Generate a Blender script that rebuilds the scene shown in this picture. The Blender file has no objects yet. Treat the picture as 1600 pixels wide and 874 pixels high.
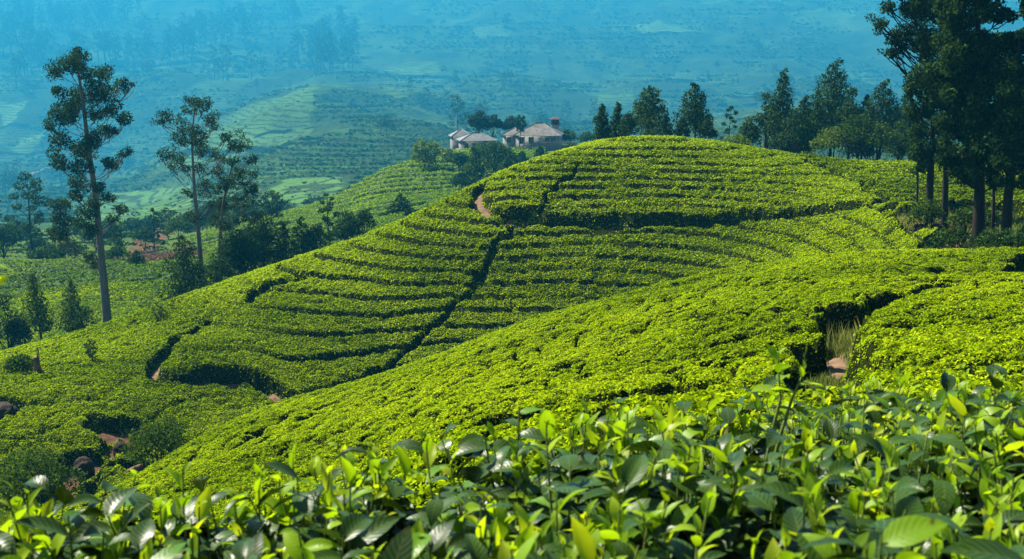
import bpy, bmesh, math
import numpy as np
from mathutils import Vector, Matrix

# ---------------------------------------------------------------- camera, light, exposure
scene = bpy.context.scene
COL = scene.collection
PITCH = math.radians(12.0)
FPX = 1700.0                       # focal length in photograph pixels (1600 wide)
SUN_AZ = math.radians(-52)         # clockwise from +Y: the sun stands behind the hill, to the left
SUN_EL = math.radians(48)

cam_d = bpy.data.cameras.new("camera")
cam = bpy.data.objects.new("camera", cam_d); COL.objects.link(cam)
cam_d.sensor_width = 36.0
cam_d.lens = 36.0 * FPX / 1600.0
cam_d.clip_start = 0.05; cam_d.clip_end = 6000
cam.location = (0, 0, 0)
cam.rotation_euler = (math.radians(90) - PITCH, 0, 0)
cam_d.dof.use_dof = True
cam_d.dof.focus_distance = 45.0
cam_d.dof.aperture_fstop = 8.0
scene.camera = cam

world = bpy.data.worlds.new("World"); scene.world = world
world.use_nodes = True
wn = world.node_tree.nodes; wl = world.node_tree.links
sky = wn.new("ShaderNodeTexSky"); sky.sky_type = 'NISHITA'
sky.sun_disc = False
sky.sun_elevation = SUN_EL; sky.sun_rotation = SUN_AZ
sky.air_density = 1.0; sky.dust_density = 0.6; sky.ozone_density = 2.0
bg = wn["Background"]; bg.inputs[1].default_value = 0.05
wl.new(sky.outputs[0], bg.inputs[0])

sun_d = bpy.data.lights.new("sun", 'SUN'); sun_d.energy = 5.0
sun_d.angle = math.radians(0.53); sun_d.color = (1.0, 0.94, 0.80)
sun = bpy.data.objects.new("sun", sun_d); COL.objects.link(sun)
sdir = Vector((math.sin(SUN_AZ)*math.cos(SUN_EL), math.cos(SUN_AZ)*math.cos(SUN_EL), math.sin(SUN_EL)))
sun.rotation_euler = sdir.to_track_quat('Z', 'Y').to_euler()
sun.location = sdir * 200

scene.view_settings.view_transform = 'Standard'
scene.view_settings.look = 'None'
scene.view_settings.gamma = 1.0
scene.view_settings.exposure = 1.8
scene.view_settings.use_curve_mapping = False
cy = scene.cycles
cy.use_denoising = True
cy.max_bounces = 6; cy.diffuse_bounces = 3; cy.glossy_bounces = 2
cy.transmission_bounces = 4; cy.transparent_max_bounces = 4; cy.volume_bounces = 0
cy.sample_clamp_indirect = 4.0

# ---------------------------------------------------------------- small maths
def ss(e0, e1, x):
    t = np.clip((x - e0) / (e1 - e0), 0, 1); return t*t*(3-2*t)
def hash2(i, j, s):
    i = i.astype(np.int64); j = j.astype(np.int64)
    h = (i*374761393 + j*668265263 + s*1442695041) & 0xffffffff
    h = ((h ^ (h >> 13)) * 1274126177) & 0xffffffff
    h = (h ^ (h >> 16)) & 0xffffffff
    return h / 4294967295.0
def vnoise(x, y, s=0):
    x = np.asarray(x, float); y = np.asarray(y, float)
    i = np.floor(x); j = np.floor(y); fx = x-i; fy = y-j
    fx = fx*fx*(3-2*fx); fy = fy*fy*(3-2*fy)
    a = hash2(i, j, s); b = hash2(i+1, j, s); c = hash2(i, j+1, s); d = hash2(i+1, j+1, s)
    return (a*(1-fx)+b*fx)*(1-fy) + (c*(1-fx)+d*fx)*fy
def fbm(x, y, s=0, o=3):
    r = 0; amp = .5; t = 0
    for k in range(o):
        r = r + amp*vnoise(x*2**k, y*2**k, s+17*k); t += amp; amp *= .5
    return r/t
def worley(x, y, s=0):
    i = np.floor(x); j = np.floor(y)
    f1 = np.full(x.shape, 9.0); f2 = np.full(x.shape, 9.0)
    for di in (-1, 0, 1):
        for dj in (-1, 0, 1):
            px = i+di+.15+.7*hash2(i+di, j+dj, s); py = j+dj+.15+.7*hash2(i+di, j+dj, s+7)
            d = np.hypot(px-x, py-y)
            f2 = np.where(d < f1, f1, np.minimum(f2, d)); f1 = np.minimum(f1, d)
    return f1, f2
def norm(v):
    return v/np.maximum(np.linalg.norm(v, axis=-1, keepdims=True), 1e-9)

# ---------------------------------------------------------------- the lie of the land
CP, SP = math.cos(PITCH), math.sin(PITCH)
def ray(u, v):                      # direction per unit of Y: (X/Y, Z/Y)
    x = (np.asarray(u, float)-800)/FPX; y = (437-np.asarray(v, float))/FPX
    dy = CP + y*SP
    return x/dy, (-SP + y*CP)/dy
CURVES = {
 'A': [(-400,0,-1.75,1.0),(2000,0,-1.75,1.0)],      # (u, -, Z, Y): plain heights near the viewer
 'B': [(-400,0,-2.3,4.6),(2000,0,-2.3,4.6)],
}
PIX = {
 'B2': [(-350,900,8),(0,895,8),(200,875,8),(500,815,8),(720,740,8),(950,685,8),(1300,660,7.5),(1600,650,7),(1950,640,7)],
 'C': [(-350,860,24),(0,850,24),(200,815,22),(500,742,19.5),(720,658,18),(950,628,16.5),(1300,606,14),(1600,592,12),(1950,585,11)],
 'S': [(-350,1020,30),(0,850,31),(100,803,32.5),(200,755,34.5),(300,693,39),(420,640,44),(560,604,48),(700,560,52),(850,503,53.5),(1000,460,54.5),(1150,425,55),(1300,405,54),(1450,397,50),(1580,394,47.5),(1950,385,44)],
 'V': [(-350,1000,40),(0,840,42),(200,785,43),(300,728,48),(420,664,52),(560,622,56.5),(700,590,60),(850,541,63),(1000,490,65.5),(1150,452,64.5),(1300,424,60),(1450,396,54),(1580,386,51.5),(1950,376,49)],
 'K': [(-350,640,53),(0,602,55),(130,584,57),(240,573,59.5),(400,525,64),(560,455,69.5),(700,360,76),(760,325,77.5),(830,343,76.5),(950,350,76),(1100,347,76),(1250,335,74),(1380,317,70),(1450,352,60),(1580,348,56),(1950,340,54)],
 'R': [(-350,610,62),(0,556,66),(165,513,70),(280,472,72),(400,430,74),(560,375,78.5),(660,330,81),(740,291,83.5),(800,264,85),(850,245,86.5),(920,223,89),(1000,216,90),(1080,217,90),(1180,234,89),(1270,253,88),(1340,259,89),(1450,258,91),(1600,258,92),(1950,262,92)],
 'D': [(-350,600,84),(0,568,86),(165,528,88),(400,470,94),(560,412,99),(740,330,104),(850,280,108),(1000,255,112),(1180,262,110),(1340,268,110),(1600,268,112),(1950,270,112)],
 'E': [(-350,412,128),(0,411,128),(150,409,126),(230,416,124),(290,406,126),(400,398,128),(560,350,134),(740,300,140),(1000,252,148),(1340,270,148),(1950,275,148)],
 'F': [(-350,428,148),(0,424,150),(200,424,150),(400,398,150),(560,358,158),(700,308,178),(800,275,198),(1000,262,185),(1340,275,180),(1950,280,180)],
 'G': [(-350,385,188),(0,382,190),(200,384,190),(300,372,188),(400,349,186),(441,335,188),(524,314,196),(560,292,205),(600,264,215),(657,252,226),(692,241,236),(730,234,246),(800,228,254),(900,225,256),(1000,228,254),(1340,262,225),(1950,266,225)],
 'H': [(-350,372,295),(0,370,296),(400,345,298),(560,315,300),(692,262,302),(800,242,305),(1000,240,305),(1340,260,300),(1950,262,300)],
 'G2': [(-350,345,460),(0,343,460),(200,333,460),(300,320,458),(407,299,448),(445,282,458),(548,277,462),(650,262,466),(800,247,469),(1000,240,471),(1340,245,471),(1950,245,471)],
 'I': [(-350,300,1090),(0,292,1130),(200,263,1170),(270,228,1190),(340,193,1210),(400,165,1250),(490,140,1290),(560,142,1290),(650,152,1270),(800,172,1220),(1000,182,1180),(1600,180,1170),(1950,175,1170)],
 'I2': [(-350,268,1400),(0,258,1400),(200,243,1410),(270,222,1420),(340,194,1430),(400,168,1430),(490,141,1440),(560,140,1430),(650,144,1420),(800,158,1400),(1000,166,1400),(1600,165,1400),(1950,165,1400)],
 'J1': [(-350,120,1755),(0,122,1755),(300,112,1755),(700,120,1755),(1100,128,1755),(1600,120,1755),(1950,120,1755)],
 'J2': [(-350,45,2242),(800,52,2242),(1950,45,2242)],
 'J3': [(-350,-20,2769),(800,-18,2769),(1950,-25,2769)],
 'J4': [(-350,-88,3354),(800,-80,3354),(1950,-95,3354)],
}
NA = 700
AG = np.linspace(-0.85, 0.85, NA)
KN, YC = [], {}
def smooth1(f, sig):
    n = int(sig*3); k = np.exp(-.5*(np.arange(-n, n+1)/sig)**2); k /= k.sum()
    return np.convolve(np.pad(f, n, mode='edge'), k, mode='valid')
for key in ['A', 'B']:
    z = CURVES[key][0][2]; y = CURVES[key][0][3]
    KN.append((np.full(NA, y), np.full(NA, z)))
for key, pts in PIX.items():
    p = np.array(pts, float); a, t = ray(p[:, 0], p[:, 1])
    o = np.argsort(a); a = a[o]; Y = p[o, 2]; Z = t[o]*Y
    sig = 5.0 if key not in ('I', 'I2') else 3.0
    Yg = smooth1(np.interp(AG, a, Y), sig); Zg = smooth1(np.interp(AG, a, Z), sig)
    KN.append((Yg, Zg)); YC[key] = Yg
KN.append((np.full(NA, 4300.0), np.full(NA, -60.0)))
KY = np.stack([k[0] for k in KN]); KZ = np.stack([k[1] for k in KN])
for k in range(1, len(KY)): KY[k] = np.maximum(KY[k], KY[k-1]+1.5)
def pchip_table(KY, KZ, sg):
    h = np.diff(KY, axis=0); d = np.diff(KZ, axis=0)/h
    m = np.zeros_like(KY)
    w1 = 2*h[1:]+h[:-1]; w2 = h[1:]+2*h[:-1]
    with np.errstate(divide='ignore', invalid='ignore'):
        hm = (w1+w2)/(w1/d[:-1]+w2/d[1:])
    m[1:-1] = np.where(d[:-1]*d[1:] > 0, hm, 0)
    m[0] = d[0]; m[-1] = d[-1]
    # soften: mix in centred slopes so that the crests are rounded, not creased
    Yq = np.exp(sg)[:, None]*np.ones((1, KY.shape[1]))
    out = np.zeros_like(Yq)
    out[:] = KZ[0][None]
    for k in range(len(KY)-1):
        t = (Yq-KY[k])/h[k]; msk = (t >= 0) & (t <= 1)
        t2 = t*t; t3 = t2*t
        z = (2*t3-3*t2+1)*KZ[k]+(t3-2*t2+t)*h[k]*m[k]+(-2*t3+3*t2)*KZ[k+1]+(t3-t2)*h[k]*m[k+1]
        out = np.where(msk, z, out)
    out = np.where(Yq > KY[-1], KZ[-1][None], out)
    return out
NS = 1500
SG = np.linspace(math.log(1.0), math.log(4400.0), NS)
TAB = pchip_table(KY, KZ, SG)
for _ in range(1):                                  # light smoothing along the distance
    n = 8; k = np.exp(-.5*(np.arange(-n, n+1)/2.5)**2); k /= k.sum()
    P = np.pad(TAB, ((n, n), (0, 0)), mode='edge')
    TAB = sum(k[i]*P[i:i+NS] for i in range(2*n+1))
def S0(X, Y):
    X = np.asarray(X, float); Y = np.maximum(np.asarray(Y, float), 1.0)
    ai = np.clip((X/Y-AG[0])/(AG[1]-AG[0]), 0, NA-1.001); si = np.clip((np.log(Y)-SG[0])/(SG[1]-SG[0]), 0, NS-1.001)
    i = ai.astype(int); j = si.astype(int); fa = ai-i; fs = si-j
    return (TAB[j, i]*(1-fa)+TAB[j, i+1]*fa)*(1-fs)+(TAB[j+1, i]*(1-fa)+TAB[j+1, i+1]*fa)*fs
def S(X, Y):
    X = np.asarray(X, float); Y = np.asarray(Y, float)
    z = S0(X, Y)
    far = ss(340, 1000, Y)
    rough = (fbm(X/220, Y/310, 3, 4)-.5)*68 + (fbm(X/55, Y/85, 5, 3)-.5)*13
    midw = ss(150, 230, Y)*(1-ss(230, 270, Y))
    return z + far*rough + (fbm(X/9, Y/9, 9, 2)-.5)*.5*ss(8, 20, Y) + midw*(fbm(X/25, Y/25, 11, 2)-.5)*1.5*0
def yc(key, X, Y):                                    # distance of a named ridge or valley line at this bearing
    return np.interp(np.asarray(X)/np.maximum(np.asarray(Y), 1.0), AG, YC[key])
def place(u, Y):                                      # ground point seen in picture column u at distance Y
    X = (u-800)/FPX*Y
    for _ in range(6):
        z = float(S(X, Y)); X = (u-800)/FPX*(Y*CP-z*SP)
    return X, z
def hit(u, v, y0=5.0, y1=3400.0):                     # first place where the line of sight meets the land
    a, t = ray(u, v)
    Y = np.exp(np.linspace(math.log(y0), math.log(y1), 3000))
    d = t*Y - S(a*Y, Y)
    k = np.where(d < 0)[0]
    k = k[0] if len(k) else len(Y)-1
    return float(a*Y[k]), float(Y[k])
def zat(v, Y):                                        # height of picture row v at distance Y (near the axis)
    return float(ray(800, v)[1])*Y
def pxm(px, Y):                                       # picture pixels to metres at distance Y
    return px*Y*1.02/FPX
def hits(pl, y0=5.0): return np.array([hit(u, v, y0) for u, v in pl])
def polydist(X, Y, P):
    d = np.full(X.shape, 1e9)
    for (x0, y0), (x1, y1) in zip(P[:-1], P[1:]):
        dx, dy = x1-x0, y1-y0; L = dx*dx+dy*dy+1e-12
        t = np.clip(((X-x0)*dx+(Y-y0)*dy)/L, 0, 1)
        d = np.minimum(d, np.hypot(X-x0-t*dx, Y-y0-t*dy))
    return d
def inpoly(X, Y, P):
    r = np.zeros(X.shape, bool); n = len(P)
    for k in range(n):
        x0, y0 = P[k]; x1, y1 = P[(k+1) % n]
        c = ((y0 > Y) != (y1 > Y)) & (X < (x1-x0)*(Y-y0)/((y1-y0) if abs(y1-y0) > 1e-9 else 1e-9)+x0)
        r ^= c
    return r

# ---------------------------------------------------------------- meshes from arrays
class MB:
    """collects quads (and their tint) and links them as ONE mesh object"""
    def __init__(s): s.v = []; s.f = []; s.t = []; s.mi = []; s.uv = []; s.n = 0
    def add(s, V, F, tint=0.5, mi=0, uv=None):
        V = np.asarray(V, float).reshape(-1, 3); F = np.asarray(F, np.int64).reshape(-1, 4)
        s.v.append(V); s.f.append(F+s.n); s.n += len(V)
        s.t.append(np.broadcast_to(np.asarray(tint, float), (len(V),)))
        s.mi.append(np.full(len(F), mi, np.int32))
        s.uv.append(np.zeros((len(V), 2)) if uv is None else np.asarray(uv, float).reshape(-1, 2))
        return s
    def tube(s, P, R, n=8, tint=.5, mi=0, cap=True):
        P = np.asarray(P, float); R = np.broadcast_to(np.asarray(R, float), (len(P),))
        T = norm(np.gradient(P, axis=0)); ref = np.array([0.31, 0.95, 0.05])
        A = norm(np.cross(T, ref)); B = np.cross(T, A)
        th = np.arange(n)*2*math.pi/n
        V = P[:, None]+R[:, None, None]*(np.cos(th)[None, :, None]*A[:, None]+np.sin(th)[None, :, None]*B[:, None])
        V = V.reshape(-1, 3); m = len(P)
        i = np.arange(m-1)[:, None]*n+np.arange(n)[None]; j = np.arange(m-1)[:, None]*n+(np.arange(n)[None]+1) % n
        F = np.stack([i, j, j+n, i+n], -1).reshape(-1, 4)
        if cap and n % 2 == 0:
            for base in (0, (m-1)*n):
                for k in range(1, n-1, 2):
                    F = np.vstack([F, [[base, base+k, base+k+1, base+(k+2) % n]]])
        return s.add(V, F, tint, mi)
    def box(s, x0, x1, y0, y1, z0, z1, tint=.5, mi=0):
        V = [(x, y, z) for z in (z0, z1) for y in (y0, y1) for x in (x0, x1)]
        F = [(0, 2, 3, 1), (4, 5, 7, 6), (0, 1, 5, 4), (2, 6, 7, 3), (0, 4, 6, 2), (1, 3, 7, 5)]
        return s.add(V, F, tint, mi)
    def kites(s, C, D, N, L, W, tint, fold=.18, mi=0):
        """leaf shaped folded quads: centre, pointing direction, normal, length, width"""
        D = norm(D); B = norm(np.cross(N, D)); N = np.cross(D, B)
        L = np.asarray(L)[:, None]; W = np.asarray(W)[:, None]
        p0 = C-D*L*.5; p2 = C+D*L*.5-N*L*.08
        p1 = C-D*L*.06+B*W*.5+N*W*fold; p3 = C-D*L*.06-B*W*.5+N*W*fold
        V = np.stack([p0, p1, p2, p3], 1).reshape(-1, 3)
        F = np.arange(len(C)*4).reshape(-1, 4)
        return s.add(V, F, np.repeat(tint, 4), mi)
    def mesh(s, name, mats, smooth=False):
        V = np.concatenate(s.v); F = np.concatenate(s.f); T = np.concatenate(s.t); MI = np.concatenate(s.mi); UV = np.concatenate(s.uv)
        me = bpy.data.meshes.new(name)
        me.vertices.add(len(V)); me.vertices.foreach_set('co', V.astype(np.float32).ravel())
        me.loops.add(len(F)*4); me.loops.foreach_set('vertex_index', F.astype(np.int32).ravel())
        me.polygons.add(len(F)); me.polygons.foreach_set('loop_start', np.arange(0, len(F)*4, 4, dtype=np.int32))
        me.polygons.foreach_set('material_index', MI)
        if smooth: me.polygons.foreach_set('use_smooth', np.ones(len(F), bool))
        at = me.attributes.new('tint', 'FLOAT', 'POINT'); at.data.foreach_set('value', T.astype(np.float32))
        if UV.any():
            at = me.attributes.new('leafuv', 'FLOAT_VECTOR', 'POINT')
            at.data.foreach_set('vector', np.c_[UV, np.zeros(len(UV))].astype(np.float32).ravel())
        for m in (mats if isinstance(mats, (list, tuple)) else [mats]): me.materials.append(m)
        me.update(calc_edges=True)
        return me
    def build(s, name, mats, parent=None, loc=(0, 0, 0), smooth=False):
        o = bpy.data.objects.new(name, s.mesh(name, mats, smooth)); COL.objects.link(o)
        o.location = loc
        if parent: o.parent = parent
        return o
def tag(o, label=None, cat=None, group=None, kind=None):
    if label: o['label'] = label
    if cat: o['category'] = cat
    if group: o['group'] = group
    if kind: o['kind'] = kind
    return o
def thing(name, loc, label, cat, group=None, rz=0.0):
    o = bpy.data.objects.new(name, None); COL.objects.link(o)
    o.location = loc; o.rotation_euler = (0, 0, rz); o.empty_display_size = .3
    return tag(o, label, cat, group)

# ---------------------------------------------------------------- materials
def newmat(name):
    m = bpy.data.materials.new(name); m.use_nodes = True
    nt = m.node_tree; b = nt.nodes['Principled BSDF']
    return m, nt, b
def nd(nt, typ, **kw):
    n = nt.nodes.new(typ)
    for k, v in kw.items(): setattr(n, k, v)
    return n
def mixc(nt, fac, a, b, bt='MIX'):
    n = nt.nodes.new('ShaderNodeMix'); n.data_type = 'RGBA'; n.blend_type = bt
    for s, v in ((n.inputs[0], fac), (n.inputs[6], a), (n.inputs[7], b)):
        if hasattr(v, 'is_linked') or isinstance(v, bpy.types.NodeSocket): nt.links.new(v, s)
        elif isinstance(v, (tuple, list)): s.default_value = (*v[:3], 1)
        else: s.default_value = v
    return n.outputs[2]
def attr(nt, name='tint'):
    a = nd(nt, 'ShaderNodeAttribute'); a.attribute_name = name; return a
def noise(nt, scale, detail=4, rough=.55, dist=0, coord='Object', vec=None):
    n = nd(nt, 'ShaderNodeTexNoise'); n.inputs['Scale'].default_value = scale
    n.inputs['Detail'].default_value = detail; n.inputs['Roughness'].default_value = rough; n.inputs['Distortion'].default_value = dist
    if vec is None:
        tc = nd(nt, 'ShaderNodeTexCoord'); vec = tc.outputs[coord]
    nt.links.new(vec, n.inputs['Vector']); return n
def rng_map(nt, sock, a, b, c=0., d=1.):
    m = nd(nt, 'ShaderNodeMapRange'); m.inputs[1].default_value = a; m.inputs[2].default_value = b
    m.inputs[3].default_value = c; m.inputs[4].default_value = d; nt.links.new(sock, m.inputs[0]); return m.outputs[0]
def ramp(nt, sock, stops):
    r = nd(nt, 'ShaderNodeValToRGB'); e = r.color_ramp.elements
    while len(e) > 1: e.remove(e[-1])
    e[0].position = stops[0][0]; e[0].color = (*stops[0][1], 1)
    for p, c in stops[1:]:
        k = e.new(p); k.color = (*c, 1)
    nt.links.new(sock, r.inputs[0]); return r.outputs[0]
def bump(nt, b, sock, strength, dist):
    n = nd(nt, 'ShaderNodeBump'); n.inputs['Strength'].default_value = strength; n.inputs['Distance'].default_value = dist
    nt.links.new(sock, n.inputs['Height']); nt.links.new(n.outputs[0], b.inputs['Normal'])
def leafmat(name, stops, trans=.35, rough=.5, spec=.3, warm=(1.25, 1.15, .5)):
    m, nt, b = newmat(name)
    t = attr(nt); c = ramp(nt, t.outputs['Fac'], stops)
    nt.links.new(c, b.inputs['Base Color']); b.inputs['Roughness'].default_value = rough
    b.inputs['Specular IOR Level'].default_value = 0.0
    tr = nd(nt, 'ShaderNodeBsdfTranslucent')
    cc = mixc(nt, 1.0, c, warm, 'MULTIPLY'); nt.links.new(cc, tr.inputs['Color'])
    mx = nd(nt, 'ShaderNodeMixShader'); mx.inputs[0].default_value = trans
    nt.links.new(b.outputs[0], mx.inputs[1]); nt.links.new(tr.outputs[0], mx.inputs[2])
    nt.links.new(mx.outputs[0], nt.nodes['Material Output'].inputs['Surface'])
    return m
def barkmat(name, c0, c1, sc=6):
    m, nt, b = newmat(name)
    tc = nd(nt, 'ShaderNodeTexCoord'); mp = nd(nt, 'ShaderNodeMapping'); mp.inputs['Scale'].default_value = (1, 1, .25)
    nt.links.new(tc.outputs['Object'], mp.inputs['Vector'])
    n = noise(nt, sc, 5, .6, vec=mp.outputs[0])
    nt.links.new(ramp(nt, n.outputs['Fac'], [(.3, c0), (.7, c1)]), b.inputs['Base Color'])
    b.inputs['Roughness'].default_value = .9; b.inputs['Specular IOR Level'].default_value = .15
    bump(nt, b, n.outputs['Fac'], .6, .05)
    return m
M = {}
M['tea'] = leafmat('tea_leaves', [(0, (.026, .060, .003)), (.35, (.125, .194, .003)), (.7, (.30, .39, .005)), (1, (.47, .54, .012))], .42, .6, 0, (1.02, 1.12, .25))
M['tea_old'] = leafmat('tea_leaves_duller', [(0, (.020, .055, .005)), (.5, (.085, .17, .008)), (1, (.22, .33, .014))], .38, .6, .05, (1.2, 1.15, .5))
M['dark_tree'] = leafmat('dark_tree_leaves', [(0, (.009, .023, .008)), (.6, (.025, .056, .015)), (1, (.07, .125, .028))], .25, .6, .12)
M['gum'] = leafmat('gum_leaves', [(0, (.012, .032, .016)), (.6, (.025, .052, .016)), (1, (.055, .095, .024))], .3, .6, .1)
M['green_tree'] = leafmat('green_tree_leaves', [(0, (.013, .036, .009)), (.6, (.036, .074, .013)), (1, (.095, .15, .022))], .35, .6, .1)
M['light_tree'] = leafmat('light_tree_leaves', [(0, (.05, .09, .02)), (.6, (.11, .18, .03)), (1, (.2, .26, .05))], .4, .5, .3)
M['far_tree'] = leafmat('far_tree_leaves', [(0, (.012, .026, .014)), (.6, (.03, .055, .024)), (1, (.07, .11, .03))], .3, .6, .2)
M['dry'] = leafmat('dry_brush', [(0, (.10, .05, .03)), (.6, (.2, .11, .06)), (1, (.3, .2, .1))], .2, .8, .1, (1, 1, .9))
M['grass'] = leafmat('grass_blades', [(0, (.05, .09, .02)), (.5, (.14, .18, .04)), (1, (.34, .31, .12))], .4, .6, .2, (1.1, 1.1, .6))
M['bark'] = barkmat('bark', (.06, .045, .035), (.17, .13, .10))
M['pale_bark'] = barkmat('pale_bark', (.072, .067, .060), (.17, .155, .135))
M['dark_bark'] = barkmat('dark_bark', (.007, .005, .0045), (.024, .017, .013))
def soilmat():
    m, nt, b = newmat('soil')
    n = noise(nt, 1.6, 6, .65); n2 = noise(nt, .35, 4); n3 = noise(nt, 9, 4, .7)
    soil = ramp(nt, n.outputs['Fac'], [(.3, (.035, .021, .014)), (.55, (.10, .056, .034)), (.75, (.17, .098, .06))])
    green = ramp(nt, n3.outputs['Fac'], [(.3, (.03, .05, .012)), (.6, (.07, .11, .022)), (.8, (.13, .17, .035))])
    v = attr(nt, 'tint')
    ad = nd(nt, 'ShaderNodeMath', operation='ADD'); nt.links.new(v.outputs['Fac'], ad.inputs[0]); nt.links.new(rng_map(nt, n2.outputs['Fac'], .3, .7, -.3, .3), ad.inputs[1])
    f = rng_map(nt, ad.outputs[0], .35, .65)
    nt.links.new(mixc(nt, f, soil, green), b.inputs['Base Color'])
    b.inputs['Roughness'].default_value = 1.0; b.inputs['Specular IOR Level'].default_value = 0.0
    bump(nt, b, n3.outputs['Fac'], .8, .08)
    return m
M['soil'] = soilmat()
def plainmat(name, c0, c1, scale, rough=.8, bmp=.3, dist=.02):
    m, nt, b = newmat(name); n = noise(nt, scale, 5, .6)
    nt.links.new(ramp(nt, n.outputs['Fac'], [(.35, c0), (.65, c1)]), b.inputs['Base Color'])
    b.inputs['Roughness'].default_value = rough; b.inputs['Specular IOR Level'].default_value = .2
    if bmp: bump(nt, b, n.outputs['Fac'], bmp, dist)
    return m
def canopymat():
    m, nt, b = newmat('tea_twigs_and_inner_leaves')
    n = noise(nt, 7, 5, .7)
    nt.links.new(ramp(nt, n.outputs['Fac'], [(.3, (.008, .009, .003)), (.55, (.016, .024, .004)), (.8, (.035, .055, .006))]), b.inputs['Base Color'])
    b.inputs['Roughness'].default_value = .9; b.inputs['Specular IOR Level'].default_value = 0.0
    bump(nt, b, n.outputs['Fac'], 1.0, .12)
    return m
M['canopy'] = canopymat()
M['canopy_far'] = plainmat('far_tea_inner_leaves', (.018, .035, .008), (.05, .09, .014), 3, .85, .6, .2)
def mountmat():
    m, nt, b = newmat('mountain_slopes')
    geo = nd(nt, 'ShaderNodeNewGeometry'); sep = nd(nt, 'ShaderNodeSeparateXYZ'); nt.links.new(geo.outputs['Position'], sep.inputs[0])
    n1 = noise(nt, .012, 5, .6); n2 = noise(nt, .06, 5, .65); n3 = noise(nt, .35, 3, .7)
    base = ramp(nt, n1.outputs['Fac'], [(.35, (.010, .026, .012)), (.5, (.018, .042, .015)), (.62, (.042, .085, .022)), (.75, (.018, .042, .014))])
    base = mixc(nt, rng_map(nt, n2.outputs['Fac'], .45, .7), base, (.018, .038, .014))
    base = mixc(nt, rng_map(nt, attr(nt, 'tint').outputs['Fac'], 0, 1), base, mixc(nt, rng_map(nt, n2.outputs['Fac'], .3, .7), (.06, .13, .03), (.10, .20, .04)))
    ng = nd(nt, 'ShaderNodeMath', operation='MULTIPLY'); nt.links.new(attr(nt, 'tint').outputs['Fac'], ng.inputs[0]); ng.inputs[1].default_value = -1.0
    ng.use_clamp = True
    # tea rows following the contours, drawn as bare soil between dense bushes
    nn = noise(nt, .03, 3, .6)
    ad = nd(nt, 'ShaderNodeMath', operation='MULTIPLY_ADD'); nt.links.new(nn.outputs['Fac'], ad.inputs[0]); ad.inputs[1].default_value = 9.0; nt.links.new(sep.outputs[2], ad.inputs[2])
    mu = nd(nt, 'ShaderNodeMath', operation='MULTIPLY'); nt.links.new(ad.outputs[0], mu.inputs[0]); mu.inputs[1].default_value = 2.1
    sn = nd(nt, 'ShaderNodeMath', operation='SINE'); nt.links.new(mu.outputs[0], sn.inputs[0])
    f = rng_map(nt, sn.outputs[0], .2, .9, 0, .85)
    base = mixc(nt, f, base, (.02, .026, .014))
    base = mixc(nt, rng_map(nt, n3.outputs['Fac'], .35, .75, 0, .35), base, (.08, .13, .04))
    base = mixc(nt, ng.outputs[0], base, (.008, .014, .008))
    nt.links.new(base, b.inputs['Base Color']); b.inputs['Roughness'].default_value = 1.0; b.inputs['Specular IOR Level'].default_value = 0.0
    bump(nt, b, n3.outputs['Fac'], 1.0, 2.5)
    return m
M['mountain'] = mountmat()
M['rock'] = plainmat('dark_rock', (.009, .005, .0035), (.034, .018, .011), 3.5, .9, .8, .1)
M['stump'] = plainmat('stump_wood', (.05, .03, .018), (.17, .10, .06), 5, .9, .8, .05)
M['wall'] = plainmat('limewashed_wall', (.20, .185, .155), (.31, .295, .255), 1.2, .9)
M['grey_wall'] = plainmat('grey_plaster', (.09, .09, .085), (.16, .155, .15), 1.0, .9)
M['window'] = plainmat('window_glass', (.03, .035, .04), (.06, .07, .075), 2, .15, 0)
M['frame'] = plainmat('window_frame_paint', (.3, .27, .22), (.4, .36, .3), 4, .7)
M['roof_rust'] = plainmat('rusting_tin_roof', (.06, .056, .048), (.15, .135, .118), .9, .55)
M['roof_grey'] = plainmat('grey_tin_roof', (.085, .088, .082), (.16, .16, .15), .8, .55)
M['brick'] = plainmat('dark_brick', (.05, .028, .024), (.12, .06, .05), 3, .9)
M['fence'] = plainmat('weathered_fence_wood', (.05, .045, .04), (.12, .11, .1), 6, .9)
# ---------------------------------------------------------------- paths, bare patches and gaps (found on the land, in metres)
PATHS = {   # name: (picture trace used to find the ground, half width in metres, first distance)
 'knoll': ([(757,284),(749,296),(748,308),(756,321),(775,333),(810,342),(860,347),(950,350),(1050,349),(1120,346),(1200,340),(1270,333),(1330,325),(1385,316)], .32, 70),
 'lobe':  ([(262,546),(247,560),(240,574),(252,590),(290,594),(340,593),(390,596),(420,603),(440,616),(446,630),(436,640)], .36, 50),
 'near':  ([(1278,640),(1288,600),(1296,565),(1304,540),(1312,505),(1330,480),(1372,472),(1398,466)], .42, 10),
}
GAPS = {    # drains and pluckers' lines, narrower, no path surface
 'gully': ([(832,345),(806,358),(780,382),(763,402),(752,428),(738,450),(712,474),(690,500),(660,528),(640,548),(606,572),(570,590),(540,602),(500,615),(470,623)], .07, 55),
 'knollgap': ([(838,338),(858,314),(880,292),(892,276),(902,262)], .02, 70),
 'lobegap': ([(436,640),(400,655),(362,672),(330,690),(300,708)], .3, 45),
 'farpath': ([(1398,466),(1440,455),(1480,449)], .25, 25),
 'dome': ([(1255,251),(1285,262),(1320,280),(1352,298),(1388,317)], .10, 70),
 'edge': ([(470,432),(440,440),(415,446),(395,460),(385,470)], .25, 60),
 'left': ([(262,546),(280,530),(300,520),(330,505)], .22, 55),
 'nr1': ([(1400,520),(1430,512),(1470,505)], .2, 12),
 'nr2': ([(1260,585),(1290,560)], .2, 12),
}
PW = {k: (hits(p, y0), w) for k, (p, w, y0) in PATHS.items()}
GW = {k: (hits(p, y0), w) for k, (p, w, y0) in GAPS.items()}
BARE = hits([(1392,322),(1440,318),(1520,316),(1620,322),(1720,330),(1720,392),(1600,386),(1500,392),(1468,388),(1448,370),(1412,350)], 45)
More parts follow.
